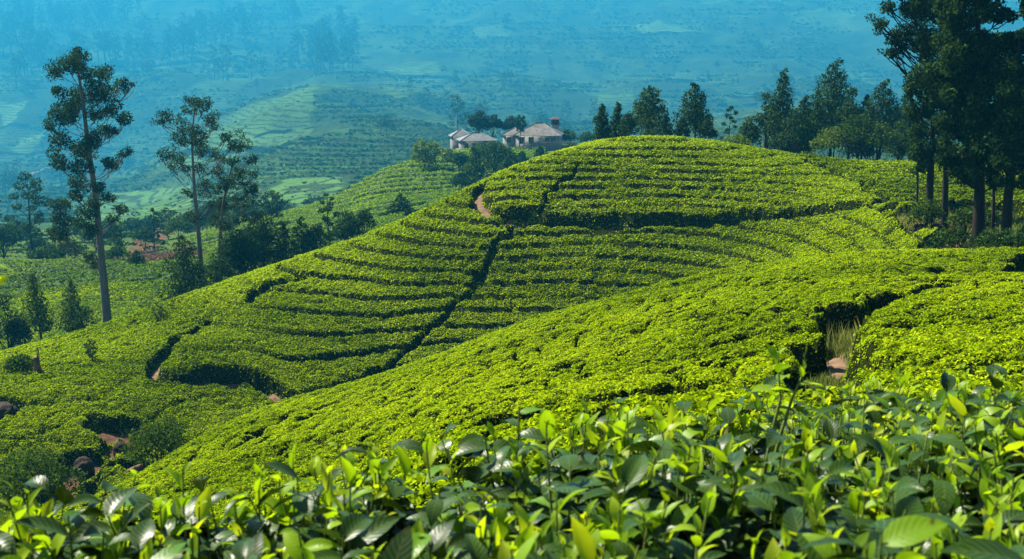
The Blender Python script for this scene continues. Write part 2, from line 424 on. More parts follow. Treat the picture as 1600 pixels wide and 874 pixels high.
NOTCH = hits([(1584,402),(1640,396),(1700,398),(1700,440),(1600,432),(1580,425)], 20)
HOLES = [(hit(885,643,12), .75, 2.3), (hit(1196,556,14), .6, 2.2), (hit(172,662,43), .8, 1.3), (hit(190,690,43), .9, 1.1),
         (hit(128,722,42), 1.2, 1.2), (hit(206,728,42), .6, .9), (hit(4,636,43), 1.0, 1.0), (hit(110,765,42), .8, 1.6), (hit(740,800,16), .4, .8),
         (hit(1110,545,14), .3, .8)]
LOBESHRUBS = hits([(225,672),(300,690),(300,720),(235,730),(205,705)], 43)

# the hillside above each of the two paths stands on a cut bank
S_flat = S
def S(X, Y):
    X = np.asarray(X, float); Y = np.asarray(Y, float); z = S_flat(X, Y); a = X/np.maximum(Y, 1)
    for key, i0, hgt, fade in (('knoll', 2, .32, 13), ('lobe', 2, .5, 9)):
        P = PW[key][0][i0:]; o = np.argsort(P[:, 0]/P[:, 1]); pa = (P[:, 0]/P[:, 1])[o]; py = P[o, 1]
        dy = Y-np.interp(a, pa, py)
        edge = ss(pa[0]+.006, pa[0]+.03, a)*(1-ss(pa[-1]-.03, pa[-1]+.01, a))
        z = z+hgt*edge*ss(.40, .75, dy)*(1-ss(fade*.3, fade, dy))
    return z

def clear_mask(X, Y):
    """1 where tea grows, 0 on paths, drains, holes and bare ground"""
    wx = X+(vnoise(X*1.1, Y*1.1, 41)-.5)*.75; wy = Y+(vnoise(X*1.1, Y*1.1, 43)-.5)*.75
    m = np.ones(X.shape)
    for d, soft in ((PW, .28), (GW, .24)):
        for k, (P, w) in d.items():
            near = (X > P[:, 0].min()-3) & (X < P[:, 0].max()+3) & (Y > P[:, 1].min()-3) & (Y < P[:, 1].max()+3)
            dd = np.full(X.shape, 99.0)
            if near.any(): dd[near] = polydist(wx[near], wy[near], P)
            m = m*ss(w, w+soft, dd)
    for (hx, hy), ry, rx in HOLES:
        m = m*ss(.85, 1.2, np.hypot((wx-hx)/rx, (wy-hy)/ry)+(vnoise(X*2.5, Y*2.5, 47)-.5)*.6)
    for P in (BARE, NOTCH):
        q = inpoly(wx+(vnoise(X*.6, Y*.6, 51)-.5)*2, wy+(vnoise(X*.6, Y*.6, 53)-.5)*2, P)
        m = m*np.where(q, 0, 1)
    return m

DEPTH = .78
def soil_drop(X, Y):                                  # the soil lies below the plucked top of the tea
    tea = ss(4.7, 5.6, Y)*(1-ss(255, 262, Y))
    return DEPTH*tea

# ground: one sheet from behind the viewer to the far side of the valley
def polar_grid(ag, yg):
    A, Yq = np.meshgrid(ag, yg); X = A*Yq
    n, m = A.shape
    i = np.arange(n-1)[:, None]*m+np.arange(m-1)[None]
    F = np.stack([i, i+1, i+m+1, i+m], -1).reshape(-1, 4)
    return X, Yq, F
YM = 330.0
X, Y, F = polar_grid(np.linspace(-.84, .84, 520), np.exp(np.linspace(math.log(4.6), math.log(YM), 620)))
bare = np.where(inpoly(X.ravel(), Y.ravel(), BARE), 1, 0).reshape(X.shape)
veg = ss(112, 135, Y)*.95+.12+.38*inpoly(X.ravel(), Y.ravel(), NOTCH).reshape(X.shape)+.22*bare
Pn = PW['near'][0]
veg = veg+.30*ss(1.6, .2, polydist(X, Y, Pn))*ss(31, 25, Y)
Pr = hits([(205,412),(230,400),(255,375),(275,358),(250,345),(215,360),(200,385)], 125)
veg = np.where(inpoly(X.ravel(), Y.ravel(), Pr).reshape(X.shape), .35, veg)
Z = S(X, Y)-soil_drop(X, Y)
gm = MB(); gm.add(np.stack([X, Y, Z], -1), F, veg.ravel())
xs = np.linspace(-9, 9, 40); ys = np.linspace(-9, 5.2, 40)
XX, YY = np.meshgrid(xs, ys); n, m = XX.shape
i = np.arange(n-1)[:, None]*m+np.arange(m-1)[None]
ZZ = np.interp(YY, [-9, 1, 4.6, 5.2], [-1.75, -1.75, -2.33, -2.6])+(vnoise(XX*2, YY*2, 5)-.5)*.08-.03
gm.add(np.stack([XX, YY, ZZ], -1), np.stack([i, i+1, i+m+1, i+m], -1), .15)
ground = gm.build('ground', M['soil'], smooth=True); tag(ground, 'reddish soil and scrubby grass under the tea bushes and in the valley', 'ground', kind='structure')

# far mountainside with its own tea fields, which are a lighter crop
X, Y, F = polar_grid(np.linspace(-.84, .84, 620), np.exp(np.linspace(math.log(YM-2), math.log(4200), 600)))
Z = S(X, Y)
FIELDS = [  # picture outline of brighter fields on the slopes, first distance, strength
 ([(345,188),(400,160),(492,133),(490,228),(440,232),(400,236),(352,246),(300,262),(255,258),(240,262),(300,215)], 700, .45),
 ([(0,160),(38,160),(20,190),(0,200)], 300, .9), ([(30,215),(72,208),(55,240),(20,240)], 300, .7),
 ([(985,42),(1030,30),(1080,48),(1085,55),(1000,52)], 300, .8), ([(735,45),(780,38),(795,55),(750,60)], 300, .6),
 ([(405,298),(445,281),(550,276),(540,300),(470,322),(410,335)], 330, .8), ([(120,330),(190,300),(300,290),(300,340),(220,350),(140,360)], 300, .6),
 ([(1230,20),(1340,10),(1330,30),(1240,40)], 300, .5), ([(930,150),(985,146),(990,160),(930,170)], 300, .5),
 ([(600,110),(680,95),(690,120),(640,150),(600,160)], 300, .35)]
tint = np.zeros(X.size); FPOLY = []
for pl, y0, s in FIELDS:
    FPOLY.append(hits(pl, y0))
    tint = np.maximum(tint, s*inpoly(X.ravel()+(vnoise(X.ravel()/20, Y.ravel()/20, 8)-.5)*14, Y.ravel(), FPOLY[-1]))
tint = tint+.28*ss(.56, .66, fbm(X/70, Y/120, 77, 3)).ravel()
tint = np.clip(tint, 0, 1)
HEDGES = [([(392,232),(440,229),(492,224)],5), ([(405,212),(450,206),(490,199)],5),
          ([(200,248),(260,247),(330,243),(380,236)],5), ([(0,200),(80,203),(180,200)],6), ([(0,240),(60,238),(130,232),(200,236)],6),
          ([(0,275),(40,274)],5), ([(190,105),(260,100),(340,98),(400,102)],8), ([(500,116),(600,118),(700,120),(780,117)],7), ([(900,60),(985,56),(1090,52)],9), ([(1000,150),(1100,147),(1200,150)],7)]
for pl, w in HEDGES:
    tint = np.where(polydist(X.ravel(), Y.ravel(), hits(pl, 345)) < w*(.7+.6*vnoise(X.ravel()/30, Y.ravel()/30, 4)), -.85, tint)
mm = MB(); mm.add(np.stack([X, Y, Z], -1), F, tint)
mountain = mm.build('mountain', M['mountain'], smooth=True); tag(mountain, 'hazy blue mountainside of terraced tea and scattered forest', 'mountain', kind='structure')

# pale track on the far left slope
def strip(name, pl, y0, w, mat, lift, label, cat):
    P = hits(pl, y0); t = np.linspace(0, 1, 60); s = np.linspace(0, 1, len(P))
    x = np.interp(t, s, P[:, 0]); y = np.interp(t, s, P[:, 1]); d = norm(np.stack([np.gradient(x), np.gradient(y)], -1))
    ww = w*(1+.25*(vnoise(t*9, t*0, 61)-.5)*2)
    cols = []
    for k in (-1, -.33, .33, 1):
        px = x-d[:, 1]*ww*k; py = y+d[:, 0]*ww*k
        cols.append(np.stack([px, py, S(px, py)-soil_drop(px, py)+lift-(.03 if abs(k) == 1 else 0)], -1))
    V = np.stack(cols, 1); n = len(t)
    i = np.arange(n-1)[:, None]*4+np.arange(3)[None]
    b = MB(); b.add(V, np.stack([i, i+1, i+5, i+4], -1), .1)
    return tag(b.build(name, mat, smooth=True), label, cat, kind='structure')
M['path'] = plainmat('trodden_red_earth', (.07, .042, .024), (.165, .098, .054), 2.2, .95, .6, .05)
strip('path', PATHS['knoll'][0], 70, .36, M['path'], .03, 'reddish earth path curving around the foot of the knoll', 'path')
strip('path', PATHS['lobe'][0], 50, .44, M['path'], .03, 'reddish earth path bending through the lower tea at left', 'path')
strip('path', PATHS['near'][0][:6], 10, .22, M['path'], .03, 'short brown earth path through the near tea at right', 'path')
strip('path', [(40,276),(52,271),(62,268),(74,263),(86,263)], 300, 2.6, M['path'], .5, 'pale track on the far slope at the left edge', 'track')
strip('path', [(722,262),(706,258),(702,252),(712,247)], 190, .9, M['path'], .06, 'pale curved path below the grey roofed house', 'path')

# ---------------------------------------------------------------- tea fields
rng = np.random.default_rng(11)
def canopy(X, Y, mode):
    """height of the plucked tea top relative to S, and the mask of where tea grows"""
    wx = X+(vnoise(X*.5, Y*.5, 21)-.5)*.9; wy = Y+(vnoise(X*.5, Y*.5, 23)-.5)*.9
    f1, f2 = worley(wx/.95, wy/.95, 5)
    cell = ss(0, .20, f2-f1)
    big = fbm(X/1.9, Y/1.9, 31, 3)
    soft = .32 if mode == 'hill' else 1.0
    d = soft*(.15*(1-(f1/.75)**2)-.05)
    d = d-soft*(.08+.34*ss(.50, .68, big))*(1-cell)
    d = d-(.14 if mode == 'hill' else .5)*ss(.66, .80, fbm(X/.8+40, Y/.8, 35, 2))
    d = d+(.6 if mode == 'hill' else 1.)*((vnoise(X*3.3, Y*3.3, 37)-.5)*.10+(vnoise(X*8, Y*8, 39)-.5)*.06)
    if mode == 'hill':
        zs = S0(X, Y)+.30*(fbm(X/11, Y/11, 61, 2)-.5)+.07*(vnoise(X/1.5, Y/1.5, 63)-.5)
        kn = Y > np.interp(X/Y, ka, kp[2:, 1], left=1e3, right=1e3)
        k = np.where(kn, zs/.50, zs/.63); fr = k-np.floor(k); row = np.floor(k)
        # how deep each row is cut varies along it and from row to row
        st = .25+.75*ss(.16, .36, fbm(X/16+row*7.3, row*3.1+Y*.02, 65, 2))
        u = X/np.maximum(Y, 1)
        flank = ss(-.255, -.19, u)                    # the left flank is planted closer
        st = st*(.25+.75*flank)*(1-.5*ss(.16, .30, u))
        gap = 1-ss(.025, .105, np.abs(fr-.06))
        d = d-(gap*.74+.15*(fr-.5))*st*np.where(kn, .72, 1.)
    if mode == 'near':
        d = d-.12*ss(.55, .7, fbm(X/5, Y/5, 67, 2))
    if mode == 'back':
        k = (Y+.15*X+1.2*fbm(X/6, Y/6, 69, 2))/1.9; fr = k-np.floor(k)
        d = d-.5*(1-ss(0, .2, np.abs(fr-.5)))*ss(.35, .6, fbm(X/5, Y/5, 71, 2))+.1*(vnoise(X*1.5, Y*1.5, 73)-.5)
    return d
def leaves_on(mb, V, F, dens_fn, Lfn, tint_fn, frustum=.60, tilt=.75, seed=1):
    r = np.random.default_rng(seed)
    Q = V[F]; a = Q[:, 2]-Q[:, 0]; b = Q[:, 3]-Q[:, 1]
    N = np.cross(a, b); area = np.linalg.norm(N, axis=1)*.5; N = N/np.maximum(area*2, 1e-9)[:, None]
    N = np.where(N[:, 2:3] < 0, -N, N)
    C = Q.mean(1); L = Lfn(C); w = area*dens_fn(C, N)/(L*L*.27)
    u = np.abs(C[:, 0]/C[:, 1]); w = w*(1-.8*ss(frustum-.06, frustum+.05, u))
    view = -(C*N).sum(1)/np.linalg.norm(C, axis=1)     # faces turned away from the look-out need fewer leaves
    w = w*np.where(view < -.1, .35, 1)
    n = int(w.sum()); idx = np.minimum(np.searchsorted(np.cumsum(w), r.random(n)*w.sum()), len(F)-1)
    p, q = r.random(n)[:, None], r.random(n)[:, None]; Qi = Q[idx]
    P = (Qi[:, 0]*(1-p)+Qi[:, 1]*p)*(1-q)+(Qi[:, 3]*(1-p)+Qi[:, 2]*p)*q
    Ni = norm(N[idx]*np.array([1, 1, 1.0])+np.array([0, 0, .35])); Ln = L[idx]*(.65+.8*r.random(n))
    nn = norm(Ni+tilt*norm(r.normal(size=(n, 3)))); D = norm(np.cross(nn, r.normal(size=(n, 3)))+.25*Ni)
    P = P+Ni*(r.random(n)*Ln*.55)[:, None]
    mb.kites(P, D, nn, Ln, Ln*(.44+.16*r.random(n)), tint_fn(P, r, n), mi=1)
    return n

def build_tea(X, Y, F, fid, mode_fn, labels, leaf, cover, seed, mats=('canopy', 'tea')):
    m = clear_mask(X, Y)
    d = np.zeros(X.shape)
    for mode, sel in mode_fn(X, Y):
        if sel.any(): d[sel] = canopy(X[sel], Y[sel], mode)
    h = -DEPTH+(DEPTH+d)*m
    Z = S(X, Y)+np.maximum(h, -DEPTH-.02)
    V = np.stack([X, Y, Z], -1).reshape(-1, 3)
    mf = m.ravel()[F].max(1) > .02
    fq = fid.ravel()[F[:, 0]]
    tot = 0
    for k, (name, label, tmod) in labels.items():
        Fk = F[mf & (fq == k)]
        if not len(Fk): continue
        used = np.unique(Fk); re = np.zeros(len(V), np.int64); re[used] = np.arange(len(used))
        mb = MB(); mb.add(V[used], re[Fk], .3, 0)
        def tint(P, r, n):
            patch = fbm(P[:, 0]/6, P[:, 1]/6, 91, 3)
            t = r.beta(1.5, 1.7, n)+(patch-.5)*.55+tmod
            return np.clip(t, 0, 1)
        tot += leaves_on(mb, V[used], re[Fk], lambda C, N: cover*(.08+.92*ss(.30, .62, N[:, 2])), leaf, tint, seed=seed+k)
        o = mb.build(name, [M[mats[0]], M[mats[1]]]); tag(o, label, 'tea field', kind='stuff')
    print('tea leaves', tot)

X, Y, F = polar_grid(np.linspace(-.70, .70, 940), np.exp(np.linspace(math.log(5.6), math.log(112), 1080)))
A = X/Y
V_, K_, R_ = yc('V', X, Y), yc('K', X, Y), yc('R', X, Y)
kp = PW['knoll'][0]; ka = kp[2:, 0]/kp[2:, 1]
Kk = np.interp(A, ka, kp[2:, 1], left=1e3, right=1e3)
lp = PW['lobe'][0]; la = lp[2:, 0]/lp[2:, 1]
Lk = np.interp(A, la, lp[2:, 1], left=60, right=-1)
aK1 = ka.max()
fid = np.where(Y < V_, 0, 1)
fid = np.where((Y > V_) & (A < la.max()) & (Y < Lk) & (A > ray(236, 570)[0]), 3, fid)
fid = np.where((Y > V_) & (A <= ray(236, 570)[0]) & (Y < yc('K', X, Y)+2), 3, fid)
fid = np.where((Y > Kk), 2, fid)
dm = GW['dome'][0]; da = dm[:, 0]/dm[:, 1]; od = np.argsort(da); da = da[od]; dy_ = dm[od, 1]
def behind_dome(X, Y): return Y > np.interp(X/Y+(vnoise(X, Y, 6)-.5)*.01, da, dy_, left=1e3, right=62)
fid = np.where(behind_dome(X, Y), 4, fid)
fid = np.where((A > aK1+.005) & (Y > V_) & ~behind_dome(X, Y), 1, fid)
def modes(X, Y):
    nr = Y < yc('V', X, Y); bk = behind_dome(X, Y)
    return [('near', nr), ('back', bk & ~nr), ('hill', ~nr & ~bk)]
build_tea(X, Y, F, fid, modes, {
    0: ('tea_field', 'bright near slope of plucked tea dropping away behind the foreground leaves', .0),
    1: ('tea_field', 'big terraced tea hillside cut by a dark diagonal drain below the knoll path', -.02),
    2: ('tea_field', 'rounded knoll of tea rows above the curved dark path', .04),
    3: ('tea_field', 'low tea shoulder at left with brown boulders and a bent path', -.12),
    4: ('tea_field', 'flat sunlit tea behind the trunks of the tall dark trees', -.16)},
    lambda C: np.maximum(.058, .0017*C[:, 1]), 1.15, 100)

# lower valley field and the terraces below the houses
X, Y, F = polar_grid(np.linspace(-.66, -.10, 460), np.exp(np.linspace(math.log(78), math.log(133), 300)))
BG = [hits([(10,436),(60,428),(135,420)], 90), hits([(134,452),(200,441),(250,432)], 90), hits([(0,470),(90,462),(180,462),(260,460)], 90)]
def valley(X, Y):
    d = canopy(X, Y, 'plain')
    k = (Y-.28*X+1.6*fbm(X/14, Y/14, 81, 2))/2.8; fr = k-np.floor(k)
    d = d-.6*(1-ss(0, .2, np.abs(fr-.5)))
    for P in BG: d = d-.75*(1-ss(.5, .9, polydist(X, Y, P)))
    return d
def build_rows(X, Y, F, hfn, label, leaf, cover, seed, tmod, mats, keep):
    Z = S(X, Y)+hfn(X, Y); V = np.stack([X, Y, Z], -1).reshape(-1, 3)
    Fk = F[keep.ravel()[F].all(1)]; used = np.unique(Fk); re = np.zeros(len(V), np.int64); re[used] = np.arange(len(used))
    mb = MB(); mb.add(V[used], re[Fk], .3, 0)
    def tint(P, r, n): return np.clip(r.beta(1.5, 1.8, n)+(fbm(P[:, 0]/12, P[:, 1]/12, 93, 3)-.5)*.5+tmod, 0, 1)
    n = leaves_on(mb, V[used], re[Fk], lambda C, N: cover, leaf, tint, seed=seed)
    print('rows leaves', n)
    return tag(mb.build('tea_field', [M[mats[0]], M[mats[1]]]), label, 'tea field', kind='stuff')
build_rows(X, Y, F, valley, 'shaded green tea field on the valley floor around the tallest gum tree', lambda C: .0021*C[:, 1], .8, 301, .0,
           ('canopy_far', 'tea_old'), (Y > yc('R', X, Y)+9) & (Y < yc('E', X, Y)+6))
X, Y, F = polar_grid(np.linspace(-.30, .03, 420), np.exp(np.linspace(math.log(150), math.log(262), 360)))
def terr(X, Y):
    zs = S0(X, Y)+1.0*(fbm(X/22, Y/22, 83, 2)-.5)+.03*X
    turn = ss(-48, -28, X)
    k = (Y*(.75+.25*turn)-X*(.75*(1-turn)+.12*turn)+9*(fbm(X/45, Y/45, 84, 2)-.5))/5.2; fr = k-np.floor(k); row = np.floor(k)
    st = ss(.22, .45, fbm(X/25+row*5.1, row*1.7, 85, 2))
    f1, f2 = worley(X/1.3, Y/1.3, 6)
    return -1.25*(1-ss(0.08, .17, np.abs(fr-.16)))*st+.75*(.5-fr)*st+.2*(1-(f1/.75)**2)-.1-.3*(1-ss(0, .16, f2-f1))*ss(.45, .6, fbm(X/6, Y/6, 87, 2))
build_rows(X, Y, F, terr, 'light green terraced tea spur in the valley below the house garden', lambda C: .0019*C[:, 1], .9, 302, .22,
           ('canopy_far', 'tea_old'), (Y > yc('F', X, Y)-6) & (Y < yc('G', X, Y)+5))

# ---------------------------------------------------------------- haze: real air in one closed box
hz = MB(); hz.box(-4200, 4200, -60, 4300, -160, 410)
haze = hz.build('haze', []); haze.data.materials.clear()
hm = bpy.data.materials.new('valley_haze'); hm.use_nodes = True
nt = hm.node_tree; nt.nodes.remove(nt.nodes['Principled BSDF'])
pv = nt.nodes.new('ShaderNodeVolumePrincipled')
pv.inputs['Color'].default_value = (.03, .41, .74, 1); pv.inputs['Density'].default_value = .00036; pv.inputs['Anisotropy'].default_value = .2
nt.links.new(pv.outputs[0], nt.nodes['Material Output'].inputs['Volume'])
haze.data.materials.append(hm); tag(haze, 'pale blue haze filling the valley and veiling the mountain', 'haze', kind='stuff')
# ---------------------------------------------------------------- trees
def limb(p0, p1, r0, r1, sag=.12, n=6, r=None):
    p0 = np.array(p0, float); p1 = np.array(p1, float); t = np.linspace(0, 1, n)[:, None]
    L = np.linalg.norm(p1-p0)
    P = p0*(1-t)+p1*t + np.array([0, 0, -sag*L])*(4*t*(1-t)) + (r.normal(size=3)*.05*L)*(np.sin(t*math.pi))
    return P, np.linspace(r0, r1, n)
def clump_leaves(mb, c, rad, n, size, r, flat=.75, droop=0., tmod=0., mi=0, hollow=.35):
    d = norm(r.normal(size=(n, 3))); q = (hollow+(1-hollow)*r.random(n))**.6
    P = np.array(c)+d*q[:, None]*np.array(rad)
    # lumpy outline
    P = P+r.normal(size=(n, 3))*np.mean(rad)*.10
    nn = norm(d*.6+r.normal(size=(n, 3))*.8+np.array([0, 0, .5]))
    D = norm(np.cross(nn, r.normal(size=(n, 3)))+np.array([0, 0, -droop]))
    L = size*(.6+.8*r.random(n))
    t = np.clip(r.beta(1.6, 2.2, n)+tmod, 0, 1)
    mb.kites(P, D, nn, L, L*(.38+.2*r.random(n)), t, mi=mi)
def px_tree(name, label, cat, base, trunk, clumps, Y, mat, bark, r0, seed, leaves, leaf, lean_y=0., depth=.9, subs=5, group=None, droop=.3):
    """tree whose trunk line and leaf clumps were measured in metres off the photograph; each clump gets its own depth"""
    r = np.random.default_rng(seed)
    bx, bz = place(base[0], Y); bz -= float(soil_drop(bx, Y)) if not False else 0
    root = thing(name, (bx, Y, bz), label, cat, group)
    def loc(u, v, dy=0.):
        a, t = ray(u, v); y = Y+dy; return np.array([a*y-bx, dy, t*y-bz])
    TP = [np.array([0, 0, -.3])]+[loc(u, v, 0) for u, v in trunk]
    TP = np.array(TP)
    s = np.linspace(0, 1, len(TP)); tt = np.linspace(0, 1, 26)
    TPs = np.stack([smooth1(np.interp(tt, s, TP[:, k]), 1.2) for k in range(3)], 1); TPs[0] = TP[0]; TPs[-1] = TP[-1]
    TR = r0*(1-.86*tt)*(1+.35*np.exp(-tt*22))
    wood = MB(); wood.tube(TPs, TR, 10, cap=False)
    crown = MB()
    ctr = np.mean([[c[0] for c in clumps]])
    halfw = pxm((max(c[0] for c in clumps)-min(c[0] for c in clumps))/2, Y)
    for ci, c in enumerate(clumps):
        u, v, rp = c[:3]; u += r.normal()*rp*.22; v += r.normal()*rp*.18; rp *= r.uniform(.8, 1.3)*.92
        # clumps near the trunk line lie in front of or behind it; wide ones stay near the middle depth
        off = abs(pxm(u-np.interp(v, [p[1] for p in trunk][::-1], [p[0] for p in trunk][::-1]), Y))
        dep = math.sqrt(max(halfw**2*.9-off**2, .02*halfw**2))*depth
        dy = r.uniform(-1, 1)*dep
        C = loc(u, v, dy); R = pxm(rp, Y)*1.08
        # branch from the trunk, starting lower than the clump
        zt = C[2]-max(.65*np.hypot(C[0]-np.interp(C[2], TPs[:, 2], TPs[:, 0]), dy), .2)-R*.4
        zt = np.clip(zt, TPs[2, 2], TPs[-2, 2]); st = np.array([np.interp(zt, TPs[:, 2], TPs[:, k]) for k in range(3)])
        rr = max(.028, .17*np.interp(zt, TPs[:, 2], TR))
        P, Rr = limb(st, C-np.array([0, 0, R*.25]), rr, .03, .10, 7, r); wood.tube(P, Rr, 6, cap=False)
        for k in range(subs):
            e = C+r.normal(size=3)*R*np.array([.55, .55, .35])
            P, Rr = limb(P[4] if k % 2 else P[5], e, .04, .012, .05, 4, r); P0 = P; wood.tube(P0, Rr, 4, cap=False)
            P, Rr = limb(st, C-np.array([0, 0, R*.25]), rr, .03, .10, 7, r)
            clump_leaves(crown, e, np.array([R*.6, R*.6, R*.52]), max(8, int(1.7*leaves*(rp/16)**2/subs)), leaf, r, droop=droop)
        clump_leaves(crown, C+np.array([0, 0, .1*R]), np.array([R, R, R*.75]), max(8, int(1.7*leaves*(rp/16)**2*.5)), leaf, r, droop=droop)
    wood.build('trunk', M[bark], root, smooth=True)
    crown.build('crown', M[mat], root)
    return root

T1 = [(117,81,12),(86,106,15),(106,103,14),(134,113,15),(165,117,13),(192,127,13),(206,134,6),(100,141,14),(127,148,17),(165,141,15),(165,158,17),
      (106,158,13),(120,168,14),(86,182,12),(113,185,14),(79,197,12),(151,203,16),(178,172,10),(199,185,13),(172,206,12),(96,220,14),(117,230,14),(148,227,14),
      (89,258,14),(127,264,16),(165,254,13),(196,240,9),(182,261,11),(120,285,13),(161,295,13),(120,307,15),(93,320,13),(144,320,14),(165,307,14),(185,327,13),
      (93,343,12),(127,338,16),(178,341,11),(79,365,11),(141,363,11),(146,410,10),(138,400,7),(105,370,8),(122,95,12),(140,130,14),(150,175,13),(135,245,13)]
px_tree('gum_tree', 'tallest thin-crowned gum tree with a bare pale lower trunk at left', 'tree', (168,510),
        [(166,480),(160,420),(154,350),(147,290),(138,230),(131,170),(122,110),(117,82)], T1, 92, 'gum', 'pale_bark', .40, 1, 300, .21)
T2 = [(257,182,11),(247,190,8),(302,163,15),(316,165,14),(292,168,10),(330,178,13),(281,199,13),(299,206,14),(333,199,12),(275,220,13),(309,220,15),(333,240,13),
      (261,244,11),(281,247,12),(316,233,12),(350,215,10),(365,225,8),(290,265,11),(318,265,11),(345,252,9),(272,262,8),(322,290,9),(298,300,9),(292,335,8),(330,320,8),(305,345,8)]
px_tree('gum_tree', 'second gum tree with open feathery top, just right of the tallest one', 'tree', (315,470),
        [(315,440),(313,400),(309,350),(304,300),(301,250),(299,205),(306,165)], T2, 96, 'gum', 'pale_bark', .28, 2, 230, .20)
T3 = [(374,233,13),(388,247,12),(360,254,12),(340,271,13),(371,278,15),(354,288,15),(385,292,13),(396,275,9),(330,300,12),(364,318,14),(388,312,12),(345,320,11),(378,340,12),(350,352,10),(335,335,10),(395,340,9)]
px_tree('gum_tree', 'shorter leaning gum tree with a dense rounded top beside the feathery one', 'tree', (342,440),
        [(343,410),(344,370),(347,330),(353,295),(362,262),(370,238)], T3, 100, 'gum', 'bark', .22, 3, 300, .20)

def auto_tree(name, label, u, Y, vtop, vbot, wpx, kind, mat='dark_tree', bark='dark_bark', seed=0, dens=1.0, leaf=None, cat='tree', group=None, tmod=0.):
    """vbot: picture row where the leaves end; the trunk goes on down to the ground"""
    r = np.random.default_rng(seed+int(u)*7)
    bx, bz = place(u, Y); bz -= float(soil_drop(bx, Y))
    top = zat(vtop, Y)-bz; bot = max(zat(vbot, Y)-bz, .15); W = pxm(wpx/2, Y)*1.28; H = top-bot
    leaf = leaf or max(.09, .0026*Y)
    root = thing(name, (bx, Y, bz), label, cat, group)
    wood = MB(); crown = MB()
    lean = r.normal(size=2)*.012*top
    nT = 10; t = np.linspace(0, 1, nT)
    TP = np.stack([lean[0]*t**2+.1*np.sin(t*5+seed), lean[1]*t, -.3+(top*.97+.3)*t], 1)
    rad = max(.05, top*.016); wood.tube(TP, rad*(1-.88*t)*(1+.4*np.exp(-t*18)), 8, cap=False)
    def tp(z): return np.array([np.interp(z, TP[:, 2], TP[:, k]) for k in range(3)])
    if kind == 'cone':
        n = int(20*max(1, H/(W*2))*.8)
        for k in range(n):
            f = (k+.5)/n; z = bot+H*f*.97
            prof = min(1, ((1-f)*1.15+.05))**.66*(.80+.35*r.random())*(.6+.4*min(1, f*5))
            ang = k*2.399+r.normal()*.3; rr = W*prof
            c = tp(z)+np.array([math.cos(ang)*rr*.6, math.sin(ang)*rr*.6, -.05*H*prof])
            s = max(rr*.62, W*.16)
            P, R = limb(tp(max(z-.3*rr, .2)), c, rad*.3, .02, -.08, 5, r); wood.tube(P, R, 5, cap=False)
            clump_leaves(crown, c, np.array([s, s, s*.85]), int(dens*70*(s/leaf)**1.75*.22)+12, leaf, r, droop=.5, tmod=tmod)
    elif kind == 'round':
        n = 13
        for k in range(n):
            d = norm(r.normal(size=3)); d[2] = abs(d[2])*1.1-.35
            s = W*(.34+.2*r.random()); s = min(s, H*.38)
            c = tp(bot+H*.5)+np.array([d[0]*(W-s), d[1]*(W-s), 0]); c[2] = bot+H*.45+d[2]*(H*.52-s*.6)
            c[2] = min(c[2], top-s*.75)
            P, R = limb(tp(max(.25*top, .15)), c, rad*.45, .02, -.05, 5, r); wood.tube(P, R, 5, cap=False)
            clump_leaves(crown, c, np.array([s, s, s*.8]), int(dens*70*(s/leaf)**1.75*.24)+12, leaf, r, droop=.2, tmod=tmod)
        s = W*.35; clump_leaves(crown, tp(top-s*.6), np.array([s, s, s*.7]), int(dens*70*(s/leaf)**1.75*.3)+12, leaf, r, tmod=tmod)
    elif kind == 'open':
        n = 15
        for k in range(n):
            f = (k+.5)/n; ang = k*2.399; rr = W*(.35+.65*r.random())*(.5+.6*math.sin(f*math.pi))
            z = bot+H*(.1+.88*f)
            c = tp(z)+np.array([math.cos(ang)*rr*.75, math.sin(ang)*rr*.75, .12*H*(1-f)]); c[2] = min(c[2], top-.02*H)
            s = W*.27*(.7+.6*r.random())
            P, R = limb(tp(max(z-.25*H*.5, .2)), c, rad*.35, .02, .04, 6, r); wood.tube(P, R, 5, cap=False)
            clump_leaves(crown, c, np.array([s, s, s*.6]), int(dens*70*(s/leaf)**1.75*.2)+8, leaf, r, droop=.3, tmod=tmod)
    elif kind == 'bare':
        for k in range(16):
            f = .3+.7*(k+.5)/16; ang = k*2.399; rr = W*(1.15-f)*(.7+.6*r.random())
            c = tp(top*f)+np.array([math.cos(ang)*rr, math.sin(ang)*rr, .2*rr])
            P, R = limb(tp(top*f-.3*rr), c, rad*.4, .015, .02, 5, r); wood.tube(P, R, 5, cap=False)
            clump_leaves(crown, c, np.array([.3, .3, .2])*W*.6, int(10*dens), leaf, r, tmod=tmod)
    elif kind == 'bush':
        n = 10
        for k in range(n):
            ang = k*2.399; rr = W*math.sqrt((k+.5)/n)*.72; s = W*.42*(.75+.5*r.random()); s = min(s, top*.42)
            hgt = top*(1-.55*(rr/W)**2)-s*.75
            c = np.array([math.cos(ang)*rr, math.sin(ang)*rr, max(hgt, s*.6)])
            P, R = limb(np.array([0, 0, .0]), c, max(.03, rad*.5), .015, -.05, 4, r); wood.tube(P, R, 5, cap=False)
            clump_leaves(crown, c, np.array([s, s, s*.8]), int(dens*70*(s/leaf)**1.75*.24)+12, leaf, r, droop=.1, tmod=tmod)
    wood.build('trunk' if kind != 'bush' else 'stem', M[bark], root, smooth=True)
    crown.build('crown' if kind != 'bush' else 'foliage', M[mat], root)
    return root

